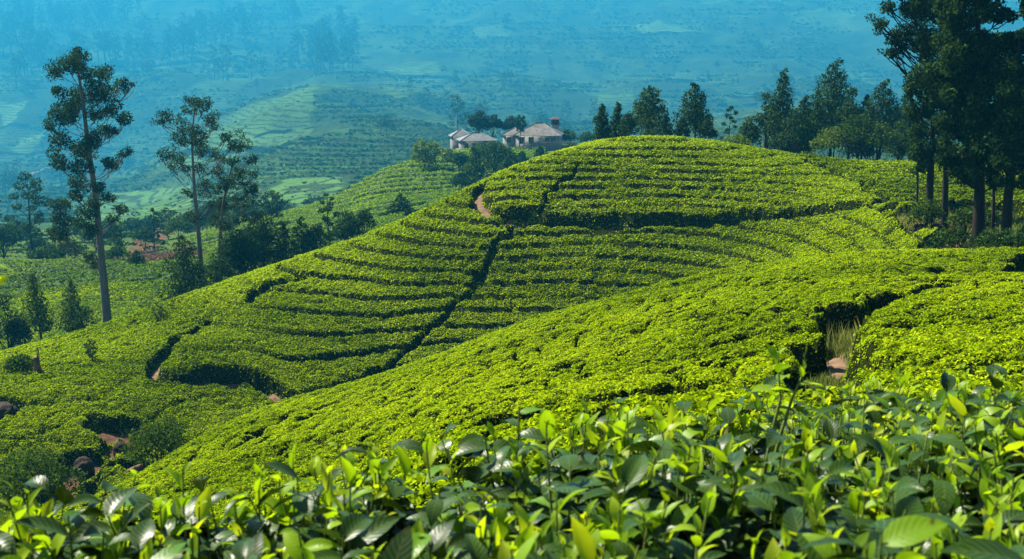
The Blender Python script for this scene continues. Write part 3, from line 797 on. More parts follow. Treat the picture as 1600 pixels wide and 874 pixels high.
TREES = [
 # left edge and the slope below the tall gums
 ('pine_tree','dark bushy tree cut off at the lower left edge of the tea slope',14,84,462,560,62,'round','dark_tree',.0,1.2),
 ('young_tree','young feathery tree on a thin stem near the left edge, left of the tallest gum',66,83,424,512,34,'cone','green_tree',.2,.9),
 ('young_tree','young feathery tree between the left edge sapling and the tallest gum trunk',117,83,434,520,32,'cone','green_tree',.2,.8),
 ('shrub','low dark shrub spreading between two young trees left of the tallest gum',134,82,478,524,36,'bush','dark_tree',.1,.6),
 ('broadleaf_tree','hazy open tree standing in the valley behind the tallest gum, by the left edge',52,168,272,395,66,'open','gum',.12,1.6),
 ('broadleaf_tree','dark round tree half hidden at the far left edge above the valley field',8,160,352,394,50,'round','dark_tree',.05,1.1),
 ('broadleaf_tree','thin tall tree at the left edge, cut by the picture border, high above the field',-6,165,285,372,30,'open','gum',.1,1.3),
 ('shrub','rounded dark shrub on the crest of the valley field, left of the tallest gum',70,134,384,410,44,'bush','dark_tree',.1,1.0),
 ('shrub','taller dark shrub on the field crest just left of the tallest gum trunk',108,134,372,410,44,'bush','dark_tree',.1,1.0),
 ('shrub','dark shrub just right of the tallest gum trunk on the field crest',184,134,384,412,34,'bush','dark_tree',.1,1.0),
 ('conifer_shrub','small pointed shrub standing before the reddish brush heap',214,127,391,416,26,'cone','green_tree',.0,1.0),
 ('slender_tree','slim bare-stemmed tree behind the reddish brush, left of the feathery gum',243,165,325,390,22,'bare','gum',.1,2.0),
 ('slender_tree','short slim tree between the tallest gum and the reddish brush',185,160,352,405,26,'open','gum',.1,1.2),
 ('shrub','round dark bush behind the reddish brush heap in the valley',226,182,352,374,34,'bush','dark_tree',.12,1.0),
 ('broadleaf_tree','dark dense tree at the foot of the feathery gum trunk',291,93,380,474,58,'cone','dark_tree',.0,1.1),
 ('broadleaf_tree','wide dark tree right of the feathery gum, leftmost of the dark thicket on the ridge',380,97,372,446,74,'round','dark_tree',.0,1.2),
 ('broadleaf_tree','broad dark tree behind the ridge in the middle of the dark thicket',414,103,348,430,62,'round','dark_tree',.0,1.2),
 ('broadleaf_tree','grey-green hazy tree rising behind the dark thicket on the ridge',426,178,302,345,44,'open','gum',.1,1.5),
 ('shrub','low dark bush filling the thicket just above the ridge line',345,92,415,456,50,'bush','dark_tree',.0,1.1),
 ('conifer_tree','dark pointed tree in the thicket, left of the tallest thin one',448,104,358,422,32,'cone','dark_tree',.02,1.1),
 ('conifer_tree','second dark pointed tree in the thicket, touching the tallest thin one',474,106,350,412,36,'cone','dark_tree',.02,1.1),
 ('slender_tree','tallest thin hazy tree of the thicket behind the ridge',515,112,314,398,30,'open','gum',.05,1.6),
 ('broadleaf_tree','dark tree right of the tallest thin one in the thicket',497,106,362,404,36,'round','dark_tree',.0,1.1),
 ('broadleaf_tree','rounded dark tree near the right end of the thicket behind the ridge',544,108,342,384,44,'round','dark_tree',.02,1.1),
 ('shrub','last small bush at the right end of the thicket behind the ridge',569,108,338,368,26,'bush','dark_tree',.05,1.1),
 # valley middle
 ('broadleaf_tree','light green small tree alone on the terraced spur below the houses',664,214,222,262,48,'open','light_tree',.0,2.0),
 ('conifer_shrub','larger of two small pointed shrubs behind the hill left of the knoll',628,142,302,345,30,'cone','dark_tree',.1,1.0),
 ('conifer_shrub','smaller of two small pointed shrubs behind the hill left of the knoll',616,142,318,348,20,'cone','dark_tree',.12,1.0),
 # around the houses
 ('dark_tree','large dark purple-grey tree behind the grey roofed house',750,272,173,206,34,'round','far_tree',-.1,1.6),
 ('dark_tree','dark tree joined to the large one behind the grey roofed house',771,272,180,206,24,'round','far_tree',-.1,1.6),
 ('dark_tree','dark low tree behind the left end of the pale tin roof',799,272,182,206,28,'round','far_tree',-.1,1.5),
 ('slender_tree','thin feathery tree before the left end of the pale tin roof',812,247,180,212,18,'open','gum',.0,1.4),
 ('palm_tree','small bushy palm against the white wall of the large house',849,243,201,216,15,'round','green_tree',.0,1.3),
 ('broadleaf_tree','round green tree right of the white house beside its fence',884,258,202,222,28,'round','green_tree',.05,1.3),
 ('shrub','small green bush at the left foot of the knoll crest, right of the house fence',917,250,206,224,22,'bush','green_tree',.05,1.2),
 ('broadleaf_tree','small dark tree at the left end of the house garden',717,232,238,262,30,'round','dark_tree',.1,1.2),
 ('conifer_tree','tall pointed garden tree in front of the grey roofed house',742,222,229,282,36,'cone','green_tree',.02,1.5),
 ('broadleaf_tree','broad dark tree in the garden between the two houses',775,226,222,274,60,'round','dark_tree',.1,1.3),
 ('conifer_tree','pointed garden tree rising over the hill edge, right of the broad dark one',793,205,245,276,30,'cone','green_tree',.02,1.5),
 ('conifer_shrub','small dark cone tree in the garden below the white house',816,212,236,262,22,'cone','dark_tree',.1,1.2),
 ('conifer_shrub','smaller dark cone tree below the fence of the white house',844,225,229,252,19,'cone','dark_tree',.1,1.2),
 ('broadleaf_tree','rounded dark tree low on the slope left of the garden path',722,206,270,294,28,'round','dark_tree',.1,1.2),
 ('shrub','low round bush peeping over the hill just right of the rounded dark tree',739,198,275,293,22,'bush','green_tree',.0,1.2),
 ('shrub','yellow-green bush at the left corner of the grey roofed house',700,240,231,248,24,'bush','light_tree',.1,1.2),
 ('shrub','low green bush under the eaves of the grey roofed house',760,240,222,238,40,'bush','green_tree',.0,1.2),
 # tree line behind the knoll
 ('conifer_tree','leftmost dark pointed tree behind the knoll',939,108,161,226,28,'cone','dark_tree',.08,1.5),
 ('conifer_tree','second slender dark tree behind the knoll, next to the leftmost',964,110,159,226,26,'cone','dark_tree',.08,1.5),
 ('broadleaf_tree','short dark tree squeezed between the slender and the wide tree behind the knoll',981,106,176,226,28,'round','dark_tree',.05,1.1),
 ('conifer_tree','wide pyramid tree with bare stems below, near the top of the knoll',1011,112,133,196,52,'cone','green_tree',.02,1.5),
 ('conifer_tree','small dark tree leaning on the right side of the wide pyramid tree',1037,108,177,222,24,'cone','dark_tree',.03,1.1),
 ('shrub','low bush under the wide pyramid tree on the knoll crest',1014,106,200,224,34,'bush','dark_tree',.08,1.1),
 ('conifer_tree','lone tall dark pyramid tree in the middle of the knoll crest',1083,111,128,200,46,'cone','dark_tree',.1,1.5),
 ('broadleaf_tree','small dark tree at the left foot of the lone pyramid tree',1064,108,182,224,22,'round','dark_tree',.03,1.1),
 ('broadleaf_tree','small dark tree at the right foot of the lone pyramid tree',1105,108,186,224,30,'round','dark_tree',.03,1.1),
 ('slender_tree','bare hazy tree standing alone right of the lone pyramid tree',1138,150,166,222,34,'bare','gum',.1,3.0),
 ('broadleaf_tree','bright round tree between the bare hazy tree and the right-hand grove',1167,112,182,236,32,'round','green_tree',.05,1.1),
 ('shrub','light bush on the crest right of the bare hazy tree',1150,104,208,238,40,'bush','light_tree',-.1,1.0),
 ('broadleaf_tree','hazy dark tree forming the left end of the right-hand grove',1194,118,146,236,38,'round','dark_tree',.08,1.1),
 ('conifer_tree','narrow tower-like tree at the left of the right-hand grove',1220,112,104,236,44,'cone','dark_tree',.1,1.4),
 ('broadleaf_tree','broad bush tree in front of the narrow tower-like tree',1240,106,170,246,52,'round','dark_tree',.08,1.0),
 ('conifer_tree','tallest wide tree of the right-hand grove with lit left side',1296,116,90,215,66,'cone','dark_tree',.12,1.5),
 ('conifer_tree','shorter tree against the left side of the tallest grove tree',1272,110,140,225,40,'cone','green_tree',-.05,1.1),
 ('broadleaf_tree','dark rounded tree on the right side of the tallest grove tree',1324,112,138,235,44,'round','dark_tree',.05,1.1),
 ('shrub','bright bush in front of the tallest grove tree',1300,102,196,258,52,'bush','light_tree',-.18,1.0),
 ('shrub','pale bush at the left end of the grove floor by the crest',1264,99,236,256,40,'bush','light_tree',-.2,1.0),
 ('shrub','olive bush between the two tall grove trees',1338,102,176,260,54,'bush','green_tree',.0,1.0),
 ('conifer_tree','slim dark pointed tree between the tower-like tree and the tallest grove tree',1252,114,148,240,36,'cone','dark_tree',.08,1.5),
 ('conifer_tree','dark pointed tree filling the gap between the two tall grove trees',1346,114,146,240,38,'cone','dark_tree',.08,1.5),
 ('broadleaf_tree','dark low-boughed tree behind the right end of the grove, by the loose-leaved giant',1408,116,150,245,46,'round','dark_tree',.0,1.2),
 ('conifer_tree','tall rounded tree near the right end of the grove',1372,112,122,225,56,'cone','dark_tree',.12,1.5),
 ('shrub','olive bush in front of the tall rounded grove tree',1368,101,188,260,54,'bush','green_tree',.05,1.0),
 ('broadleaf_tree','small olive tree at the right end of the grove beside the big dark trees',1402,104,188,260,46,'round','green_tree',.0,1.0),
 ('broadleaf_tree','dark hazy tree behind the right end of the grove',1422,130,176,240,50,'round','dark_tree',.08,1.1),
]
for k, (nm, lb, u, Y, vt, vb, w, kind, mat, tm, dn) in enumerate(TREES):
    if 280 < u < 580 and Y < 113: vt -= 13; w *= 1.15
    if 690 < u < 852 and 195 < Y < 245: Y = hit(u, vb+3, 150)[1]
    cat = 'shrub' if 'shrub' in nm else 'tree'
    nm2 = nm if nm != 'dark_tree' else 'broadleaf_tree'
    auto_tree(nm2, lb, u, Y, vt, vb, w, kind, mat, seed=200+k, dens=dn, tmod=tm, cat=cat)

VALLEY = [(20,190,36,34),(95,205,30,26),(150,186,40,34),(170,222,34,28),(205,240,40,24),(262,205,44,40),(280,190,36,34),(300,228,36,26),(330,200,50,40),(352,178,44,38),(385,196,36,26),(30,236,40,24),(120,250,36,20),(235,270,36,18),(60,176,30,26),(440,300,44,20),(500,305,50,16),(540,296,30,18),(590,300,36,16),(330,275,44,20)]
for k, (u, Y, w, hh) in enumerate(VALLEY):
    x, z = place(u, Y); t = (437-0); 
    vb = float(437-FPX*math.tan(math.atan2(z, Y)+PITCH)); 
    auto_tree('broadleaf_tree', 'hazy green bush-like tree scattered over the valley floor beyond the gum trees', u, Y, vb-hh, vb-2, w, ['round', 'open', 'bush', 'cone'][k % 4], ['green_tree', 'dark_tree', 'gum'][k % 3], seed=600+k, dens=1.1, group='hazy bushes and trees on the valley floor', tmod=.1)
# the big dark trees at the right edge
BIG = [
 ('acacia_tree','big loose-leaved tree at right whose spreading branches reach left over the haze',(1477,331),62,.19,
   [(1477,300),(1478,240),(1480,180),(1484,120),(1478,70),(1470,30),(1462,-20)],
   [(1385,12,12),(1378,38,11),(1395,60,14),(1400,82,12),(1412,45,16),(1420,15,19),(1432,70,16),(1440,92,14),(1448,40,19),(1440,5,22),(1465,60,19),(1470,20,22),(1425,-25,25),(1460,-40,28),(1400,-15,16),(1490,0,25),(1456,80,14),(1410,68,9),(1390,88,8)],'gum','dark_bark',300,.15,.0),
 ('cedar_tree','dark dense tree on the leftmost big trunk at right, foliage hanging low',(1453,318),64,.25,
   [(1453,290),(1456,240),(1458,190),(1458,140),(1460,105)],
   [(1460,108,18),(1442,122,17),(1478,128,20),(1430,142,17),(1455,150,22),(1480,160,20),(1432,168,15),(1458,180,20),(1445,200,16),(1478,195,18),(1440,225,14),(1460,222,16),(1432,245,10),(1452,250,12),(1475,232,15),(1440,262,8),(1420,150,8),(1425,178,7)],'dark_tree','dark_bark',201,.20,.5),
 ('cedar_tree','darkest tallest tree with a thick trunk at right, its top out of the picture',(1530,362),55,.32,
   [(1530,330),(1531,280),(1530,200),(1530,120),(1528,40),(1524,-60),(1522,-150)],
   [(1525,-120,30),(1500,-60,28),(1550,-50,26),(1510,-5,30),(1545,10,26),(1500,40,28),(1530,60,32),(1500,85,28),(1552,90,26),(1512,120,32),(1540,140,30),(1496,150,24),(1520,175,32),(1550,195,26),(1500,200,28),(1530,225,28),(1508,245,24),(1550,240,22),(1528,262,16),(1500,270,12),(1548,268,12),(1560,30,14),(1485,15,18),(1484,60,20),(1480,105,20),(1486,135,18),(1484,190,18),(1480,225,16),(1484,255,12),(1560,120,20),(1562,180,20),(1558,285,10),(1515,280,10)],'dark_tree','dark_bark',257,.20,.6),
 ('cedar_tree','dark low-skirted tree cut by the right picture edge',(1573,368),53,.27,
   [(1574,330),(1578,270),(1584,200),(1588,140),(1592,80),(1594,50)],
   [(1592,75,22),(1575,100,24),(1605,110,24),(1570,140,26),(1600,150,28),(1578,180,28),(1612,190,28),(1565,215,24),(1595,222,28),(1575,250,22),(1600,255,24),(1618,240,24),(1560,255,14),(1588,275,14),(1585,60,12),(1640,120,30),(1640,190,34),(1630,60,24)],'dark_tree','dark_bark',257,.20,.6),
 ('slender_tree','thin straight stem between the two thick dark trunks at right',(1553,350),58,.11,
   [(1553,320),(1552,280),(1551,235),(1551,200)],[(1551,205,12),(1545,225,10),(1558,228,10)],'dark_tree','dark_bark',122,.20,.2),
 ('young_tree','slim low tree hanging dark leaves left of the leftmost big trunk',(1434,300),70,.09,
   [(1434,280),(1434,250),(1435,215)],[(1435,205,12),(1428,225,11),(1442,230,11),(1432,250,10),(1440,262,8),(1428,268,7)],'dark_tree','dark_bark',122,.20,.5),
 ('cedar_tree','tall dark tree beyond the right edge whose boughs fill the upper right corner',(1660,372),52,.40,
   [(1660,320),(1662,200),(1660,80),(1655,-40),(1652,-120)],
   [(1650,-100,28),(1640,-40,28),(1668,0,30),(1622,30,20),(1660,60,32),(1680,120,34),(1650,170,30),(1690,200,34),(1610,5,14),(1618,48,12)],'dark_tree','dark_bark',232,.20,.5),
]
for k, (nm, lb, base, Y, r0, tr, cl, mat, bk, lv, lf, dr) in enumerate(BIG):
    px_tree(nm, lb, 'tree', base, tr, cl, Y, mat, bk, r0, 50+k, lv, lf, droop=dr)

# ---------------------------------------------------------------- far forest on the mountain, each tree a thing
def far_proto(seed, kind):
    r = np.random.default_rng(seed); b = MB(); c = MB()
    h = 1.0
    b.tube([(0, 0, -.1), (.01, 0, .35), (.0, .01, .7), (0, 0, .92)], [.022, .018, .011, .005], 5, mi=0, cap=False)
    if kind == 'tall':
        for k in range(12):
            z = .42+.55*(k/11); rr = .17*(1.12-(z-.4)*1.2)*(.7+.6*r.random()); a = k*2.4
            clump_leaves(b, (math.cos(a)*rr, math.sin(a)*rr, z), (.085, .085, .055), 34, .05, r, mi=1)
    else:
        for k in range(12):
            d = norm(r.normal(size=3)); d[2] = abs(d[2])
            clump_leaves(b, (d[0]*.3, d[1]*.3, .35+d[2]*.4), (.2, .2, .16), 40, .08, r, mi=1)
    return b.mesh('far_tree', [M['pale_bark'], M['far_tree']])
FAR = [far_proto(900+k, 'tall' if k < 4 else 'round') for k in range(6)]
r = np.random.default_rng(77)
def far_tree(u, Y, h, k, label, group):
    x, z = place(u, Y)
    o = bpy.data.objects.new('forest_tree', FAR[k]); COL.objects.link(o)
    o.location = (x, Y, z); o.scale = (h*r.uniform(.8, 1.25),)*2+(h,); o.rotation_euler = (0, 0, r.uniform(0, 6.28))
    tag(o, label, 'tree', group)
n = 0
while n < 240:                                        # the wood across the upper left
    u = r.uniform(-120, 560); Y = r.uniform(1680, 2420)
    if vnoise(u/90, Y/140, 5) < .42: continue
    far_tree(u, Y, r.uniform(34, 60), int(r.integers(0, 4)), 'pale-stemmed tree in the hazy wood high on the left of the mountain', 'trees of the hazy mountain wood')
    n += 1
n = 0
while n < 150:
    u = r.uniform(-150, 1750); Y = r.uniform(600, 2500)
    x, z = place(u, Y)
    if vnoise(u/130, Y/130, 15) < .5 or (200 < u < 500 and Y < 1500): continue
    far_tree(u, Y, r.uniform(10, 30), int(r.integers(0, 6)), 'small faint tree scattered on the far blue slopes', 'scattered trees on the far slopes')
    n += 1
# scrub and tea bushes that give the far slopes their grain
sc = MB()
n = 260000
Ys = np.exp(r.uniform(math.log(150), math.log(2700), n)); As = r.uniform(-.62, .62, n); Xs = As*Ys
Zs = S(Xs, Ys); ph = (Zs+5*fbm(Xs/90, Ys/120, 35, 2))/(.0042*Ys); fr = ph-np.floor(ph)
keep = ((fbm(Xs/80, Ys/120, 31, 3) > .46) | (Ys < 335)) & (fr < .62) & ~((Ys < 268) & (As > -.32)) & ((Ys > 335) | (fbm(Xs/14, Ys/18, 33, 3) > .5))
for P in FPOLY[:7]: keep &= ~(inpoly(Xs, Ys, P) & (r.random(n) < .93))
Xs, Ys, Zs = Xs[keep], Ys[keep], Zs[keep]; n = len(Xs)
L = .0034*Ys*(.6+.8*r.random(n))
nn = norm(r.normal(size=(n, 3))*.45+np.array([0, -.5, 1.0])); D = norm(np.array([1., 0, 0])+r.normal(size=(n, 3))*.35)
sc.kites(np.stack([Xs, Ys, Zs+L*.2], -1), D, nn, L, L*.55, np.clip(-.04+r.beta(1.3, 1.3, n)*.9+(fbm(Xs/70, Ys/110, 39, 3)-.5)*1.7, 0, 1))
tag(sc.build('hillside_scrub', M['green_tree']), 'scrub and tea bushes speckling the far slopes', 'scrub', kind='stuff')
# ---------------------------------------------------------------- houses on the spur
def poly(name, V, Fs, mat, parent=None):
    me = bpy.data.meshes.new(name); me.from_pydata([tuple(v) for v in V], [], Fs); me.materials.append(M[mat]); me.update()
    o = bpy.data.objects.new(name, me); COL.objects.link(o)
    if parent: o.parent = parent
    return o
def hip_roof(parent, x0, x1, y0, y1, ze, zr, mat, over=.45, inset=None):
    x0 -= over; x1 += over; y0 -= over; y1 += over; w = min(x1-x0, y1-y0)/2; ins = inset if inset else w
    ym = (y0+y1)/2; th = .10
    if x1-x0 >= y1-y0: r0 = (x0+ins, ym, zr); r1 = (x1-ins, ym, zr)
    else: xm = (x0+x1)/2; r0 = (xm, y0+ins, zr); r1 = (xm, y1-ins, zr)
    V = [(x0, y0, ze), (x1, y0, ze), (x1, y1, ze), (x0, y1, ze), r0, r1]
    V += [(x0, y0, ze-th), (x1, y0, ze-th), (x1, y1, ze-th), (x0, y1, ze-th)]
    if x1-x0 >= y1-y0: Fs = [(0, 1, 5, 4), (1, 2, 5), (2, 3, 4, 5), (3, 0, 4)]
    else: Fs = [(0, 1, 4), (1, 2, 5, 4), (2, 3, 5), (3, 0, 4, 5)]
    Fs += [(1, 0, 6, 7), (2, 1, 7, 8), (3, 2, 8, 9), (0, 3, 9, 6), (9, 8, 7, 6)]
    ro = poly('roof', V, Fs, mat, parent)
    b = MB(); b.tube([np.array(r0)+[0, 0, .05], np.array(r1)+[0, 0, .05]], .12, 6)
    for a, c in ((0, r0), (3, r0), (1, r1), (2, r1)) if x1-x0 >= y1-y0 else ((0, r0), (1, r0), (2, r1), (3, r1)):
        b.tube([np.array(V[a])+[0, 0, .04], np.array(c)+[0, 0, .05]], .08, 6)
    b.build('ridge_cap', M[mat], ro)
    return ro
def window(parent, x, y, z, w, h, side=0):
    """side 0: in the wall facing the viewer; side 1: in a side wall"""
    d = .06
    f = MB()
    for (a0, a1, b0, b1) in ((-w/2-.08, w/2+.08, h, h+.08), (-w/2-.08, w/2+.08, -.1, 0), (-w/2-.08, -w/2, 0, h), (w/2, w/2+.08, 0, h), (-.03, .03, 0, h)):
        f.box(x+a0, x+a1, y-d, y-.003, z+b0, z+b1)
    fo = f.build('window', M['frame'], parent)
    p = MB(); p.box(x-w/2, x+w/2, y-.03, y-.004, z, z+h); p.build('pane', M['window'], fo)
px = FPX/(250*1.02)
hx, hz_ = place(836, 250)
hz_ = zat(227, 250)-.9
gx, gz = place(836, 250)
house = thing('tin_roofed_house', (hx, 250, hz_), 'large white house with a hipped rust-streaked tin roof behind the knoll', 'house', rz=math.radians(-9))
def up(v): return zat(v, 250)-hz_
ze, zr = up(212), up(194.5)
X0, X1 = (806-836)/px, (872-836)/px
b = MB(); b.box(X0, X1, 0, 8, -2.5, ze); wall = b.build('wall', M['wall'], house)
hip_roof(house, X0, X1, 0, 8, ze, zr, 'roof_rust', .5)
b = MB(); b.box(X0-3.2, X0-.003, 1.2, 6.2, -2.5, ze-.1); b.build('wall', M['wall'], house)
hip_roof(house, X0-3.2, X0+1.6, 1.2, 6.2, ze-.1, up(202), 'roof_rust', .4)
for x in (X0+1.4, X0+3.6, X1-1.2, X1-2.5): window(house, x, -.0, ze-1.85, 1.1, 1.4)
window(house, X0-1.7, 1.2, ze-1.8, .9, 1.2)
b = MB(); b.box(X0+5.3, X0+6.2, -.05, -.003, ze-2.6, ze-.5); b.build('door', M['frame'], house)
b = MB()
for k in range(6): b.box(X0+.05+k*(X1-X0-.2)/5, X0+.17+k*(X1-X0-.2)/5, -.035, -.003, -2.5, ze-.12)
b.build('pilaster', M['grey_wall'], house)

px2 = FPX/(255*1.02); h2x, _ = place(744, 255); h2z = zat(236, 255)-1.2
h2 = thing('tin_roofed_house', (h2x, 255, h2z), 'lower grey house with two weathered tin roofs, left of the white house', 'house', rz=math.radians(12))
def up2(v): return zat(v, 255)-h2z
b = MB(); b.box((722-744)/px2, (774-744)/px2, 0, 6, -2.5, up2(220)); b.build('wall', M['grey_wall'], h2)
hip_roof(h2, (722-744)/px2, (774-744)/px2, 0, 6, up2(220), up2(209.5), 'roof_grey', .5)
b = MB(); b.box((715-744)/px2, (745-744)/px2, 6.1, 11, -2.5, up2(216.5)); b.build('wall', M['grey_wall'], h2)
hip_roof(h2, (715-744)/px2, (745-744)/px2, 6.6, 11, up2(216.5), up2(206), 'roof_grey', .45)
for k in range(4): window(h2, (729+k*12-744)/px2, 0, up2(220)-1.7, .8, 1.1)
b = MB(); b.box((712-744)/px2, (729-744)/px2, -2.6, -.4, -2.5, up2(231)); b.build('porch_wall', M['fence'], h2)

# little brick water tower
px3 = FPX/(264*1.02); tx, _ = place(867, 264); tz = zat(225, 264)-1
tw = thing('water_tower', (tx, 264, tz), 'small square tower with a dark cap behind the white house roof', 'tower')
def up3(v): return zat(v, 264)-tz
s = 6.0/px3
b = MB(); b.box(-s, s, -s, s, -2, up3(195)); b.build('shaft', M['wall'], tw)
b = MB(); b.box(-s*1.12, s*1.12, -s*1.12, s*1.12, up3(195), up3(193.6)); b.build('ledge', M['brick'], tw)
for i in (-1, 1):
    for j in (-1, 1):
        b = MB(); b.box(i*s*.82-.2, i*s*.82+.2, j*s*.82-.2, j*s*.82+.2, up3(193.6), up3(186.4)); b.build('post', M['brick'], tw)
b = MB(); b.box(-s*.62, s*.62, -s*.62, s*.62, up3(193.6), up3(186.8)); b.build('tank', M['brick'], tw)
q = s*1.25; V = [(-q, -q, up3(186.4)), (q, -q, up3(186.4)), (q, q, up3(186.4)), (-q, q, up3(186.4)), (0, 0, up3(182))]
poly('cap', V, [(0, 1, 4), (1, 2, 4), (2, 3, 4), (3, 0, 4), (3, 2, 1, 0)], 'brick', tw)

# garden fence before the white house
fx, fz = place(860, 244); fz = zat(231, 244)
fe = thing('garden_fence', (fx, 244, fz), 'dark picket fence along the garden in front of the white house', 'fence')
w = pxm(82, 244)
b = MB()
for z in (.45, 1.05): b.box(-w/2, w/2, -.03, .03, z, z+.09)
b.build('rail', M['fence'], fe)
b = MB()
for k in range(int(w/.22)): x = -w/2+k*.22; b.box(x, x+.10, -.06, -.035, -.8, 1.25+.08*((k*7) % 3)/3)
b.build('picket_panel', M['fence'], fe)
for k in range(8):
    b = MB(); x = -w/2+k*w/7; b.box(x-.07, x+.07, .035, .17, -1.2, 1.4); b.build('post', M['fence'], fe)

# ---------------------------------------------------------------- boulders, stumps, brush, shrubs
def boulder(name, u, v, Yc, wpx, hpx, label, cat, mat, seed, sunk=.3):
    r = np.random.default_rng(seed)
    bm = bmesh.new(); bmesh.ops.create_icosphere(bm, subdivisions=4, radius=1.0)
    x, z = place(u, Yc); z -= float(soil_drop(x, Yc)); W = pxm(wpx, Yc)/2; H = pxm(hpx, Yc)
    for q in bm.verts:
        n = q.co.normalized(); s = 100+seed
        k = 1+.5*(float(fbm(np.array(n.x*1.3+s), np.array(n.y*1.3+n.z*2.1), seed, 3))-.5)+.12*(float(vnoise(np.array(n.x*5+n.z*3), np.array(n.y*5-n.z*2), seed))-.5)
        q.co = Vector((n.x*W*k, n.y*W*.9*k, n.z*H*.62*k+H*(.62-sunk)))
    me = bpy.data.meshes.new(name); bm.to_mesh(me); bm.free(); me.materials.append(M[mat])
    me.polygons.foreach_set('use_smooth', np.ones(len(me.polygons), bool))
    o = bpy.data.objects.new(name, me); COL.objects.link(o); o.location = (x, Yc, z); o.rotation_euler = (0, 0, seed)
    return tag(o, label, cat)
def yhit(u, v, y0): return hit(u, v, y0)[1]
boulder('boulder', 4, 632, yhit(4, 640, 43), 46, 30, 'dark red-brown boulder at the left picture edge in the tea', 'boulder', 'rock', 3, .1)
boulder('boulder', 188, 686, yhit(188, 694, 43), 26, 26, 'dark boulder beside the green shrub, upper one of two in the lower left tea', 'boulder', 'rock', 5, .1)
boulder('boulder', 130, 716, yhit(130, 724, 42), 36, 32, 'largest dark boulder in the lower left tea, lower of the two', 'boulder', 'rock', 8, .1)
boulder('boulder', 880, 642, yhit(885, 645, 12), 34, 22, 'black rock in a gap in the near tea slope, above the foreground leaves', 'boulder', 'rock', 9, .1)
boulder('boulder', 1186, 560, yhit(1196, 560, 14), 26, 14, 'low rock in a dark gap of the near slope, left of the grassy path', 'boulder', 'rock', 12, .2)
boulder('boulder', 1436, 352, yhit(1436, 354, 50), 26, 24, 'left one of two black boulders under the dark trees at right', 'boulder', 'rock', 14, .15)
boulder('boulder', 1464, 349, yhit(1464, 352, 50), 30, 22, 'right one of two black boulders under the dark trees at right', 'boulder', 'rock', 17, .15)
# fallen log
lx, ly = hit(207, 730, 42); lz = float(S(lx, ly))-DEPTH
lg = MB(); a = np.array([-.35, -.15, .42]); c = np.array([.45, .2, .75]); t = np.linspace(0, 1, 8)[:, None]
lg.tube(a*(1-t)+c*t+np.array([0, 0, .05])*np.sin(t*3.1), .16-.03*t[:, 0], 10)
tag(lg.build('fallen_log', M['stump'], loc=(lx, ly, lz), smooth=True), 'short brown log slanting among the lower left tea bushes', 'log')
# stump with a broken branch
sy = 57.5; sx, sz = place(58, sy); sz -= DEPTH
hgt = zat(558, sy)-sz
st = MB(); t = np.linspace(0, 1, 9); st.tube(np.stack([.05*np.sin(t*3), t*0, t*hgt], 1), .22*(1-.25*t)*(1+.25*np.exp(-t*8))+.02*np.sin(t*14), 12)
stump = thing('tree_stump', (sx, sy, sz), 'tall brown tree stump standing in the tea at the left edge', 'stump')
st.build('trunk', M['stump'], stump, smooth=True)
st = MB(); st.tube([(.04, 0, hgt*.8), (.10, 0, hgt*1.0), (.16, .02, hgt*1.18), (.12, .02, hgt*1.42)], [.07, .05, .035, .015], 6); st.build('branch', M['stump'], stump, smooth=True)

# reddish brush heap in the valley
r = np.random.default_rng(5)
bx, by = hit(238, 388, 132); by = 158; bx, bz = place(240, by)
heap = thing('brush_heap', (bx, by, bz), 'heap of reddish dead brush in the valley between the gum trees', 'brush')
tw_ = MB(); lv = MB()
for k in range(130):
    x, y = r.normal()*2.9, r.normal()*4.5; zz = float(S(bx+x, by+y))-bz; a = r.uniform(0, 6.28); l = r.uniform(.8, 3.2)
    tw_.tube([(x, y, zz-.1), (x+math.cos(a)*l*.3, y+math.sin(a)*l*.3, zz+l*.4), (x+math.cos(a)*l*.7, y+math.sin(a)*l*.5, zz+l*r.uniform(.4, .95))], [.09, .06, .02], 4, tint=.5, cap=False)
    clump_leaves(lv, (x+math.cos(a)*l*.3, y, zz+.5), (1.1, 1.2, .6), 30, .42, r)
tw_.build('sticks', M['stump'], heap); lv.build('dry_foliage', M['dry'], heap)

SHR = [
 ('fern_shrub','light green leafy shrub between the boulders and the drain in the lower left',252,44,652,720,92,'bush','green_tree',.1,1.0),
 ('fern_shrub','wide pale green shrub at the left edge, low in front of the boulders',58,42,698,790,120,'bush','green_tree',.15,1.0),
 ('sapling','thin green sapling rising from the left tea slope near the ridge',250,69,474,520,30,'open','light_tree',-.15,.8),
 ('sapling','small green sapling on the left slope, left of the path bend',146,60,532,566,22,'open','light_tree',-.2,.8),
 ('shrub','bright bush among tea at the far left, next to the tall stump',32,58,552,596,44,'bush','green_tree',.1,1.0),
 ('shrub','low green shrub against the thick dark trunks at right',1508,57,322,352,44,'bush','green_tree',.05,1.0),
 ('shrub','leafy shrub just behind the two black boulders',1446,60,312,342,46,'bush','green_tree',.1,1.0),
 ('shrub','dark low shrub in shade under the thick trunks, front left',1488,51,352,384,58,'bush','dark_tree',.1,1.0),
 ('shrub','dark low shrub in shade under the thick trunks, front right',1562,49,356,392,74,'bush','dark_tree',.1,1.0),
 ('shrub','shrub in shade at the right picture edge under the dark trees',1604,50,350,388,50,'bush','dark_tree',.1,1.0),
 ('shrub','small shrub at the foot of the thin straight stem at right',1544,60,326,352,34,'bush','green_tree',.0,1.0),
]
for k, (nm, lb, u, Yq, vt, vb, w, kind, mat, tm, dn) in enumerate(SHR):
    auto_tree(nm, lb, u, Yq, vt, vb, w, kind, mat, seed=400+k, dens=dn, tmod=tm, cat='shrub', leaf=max(.06, .0034*Yq))

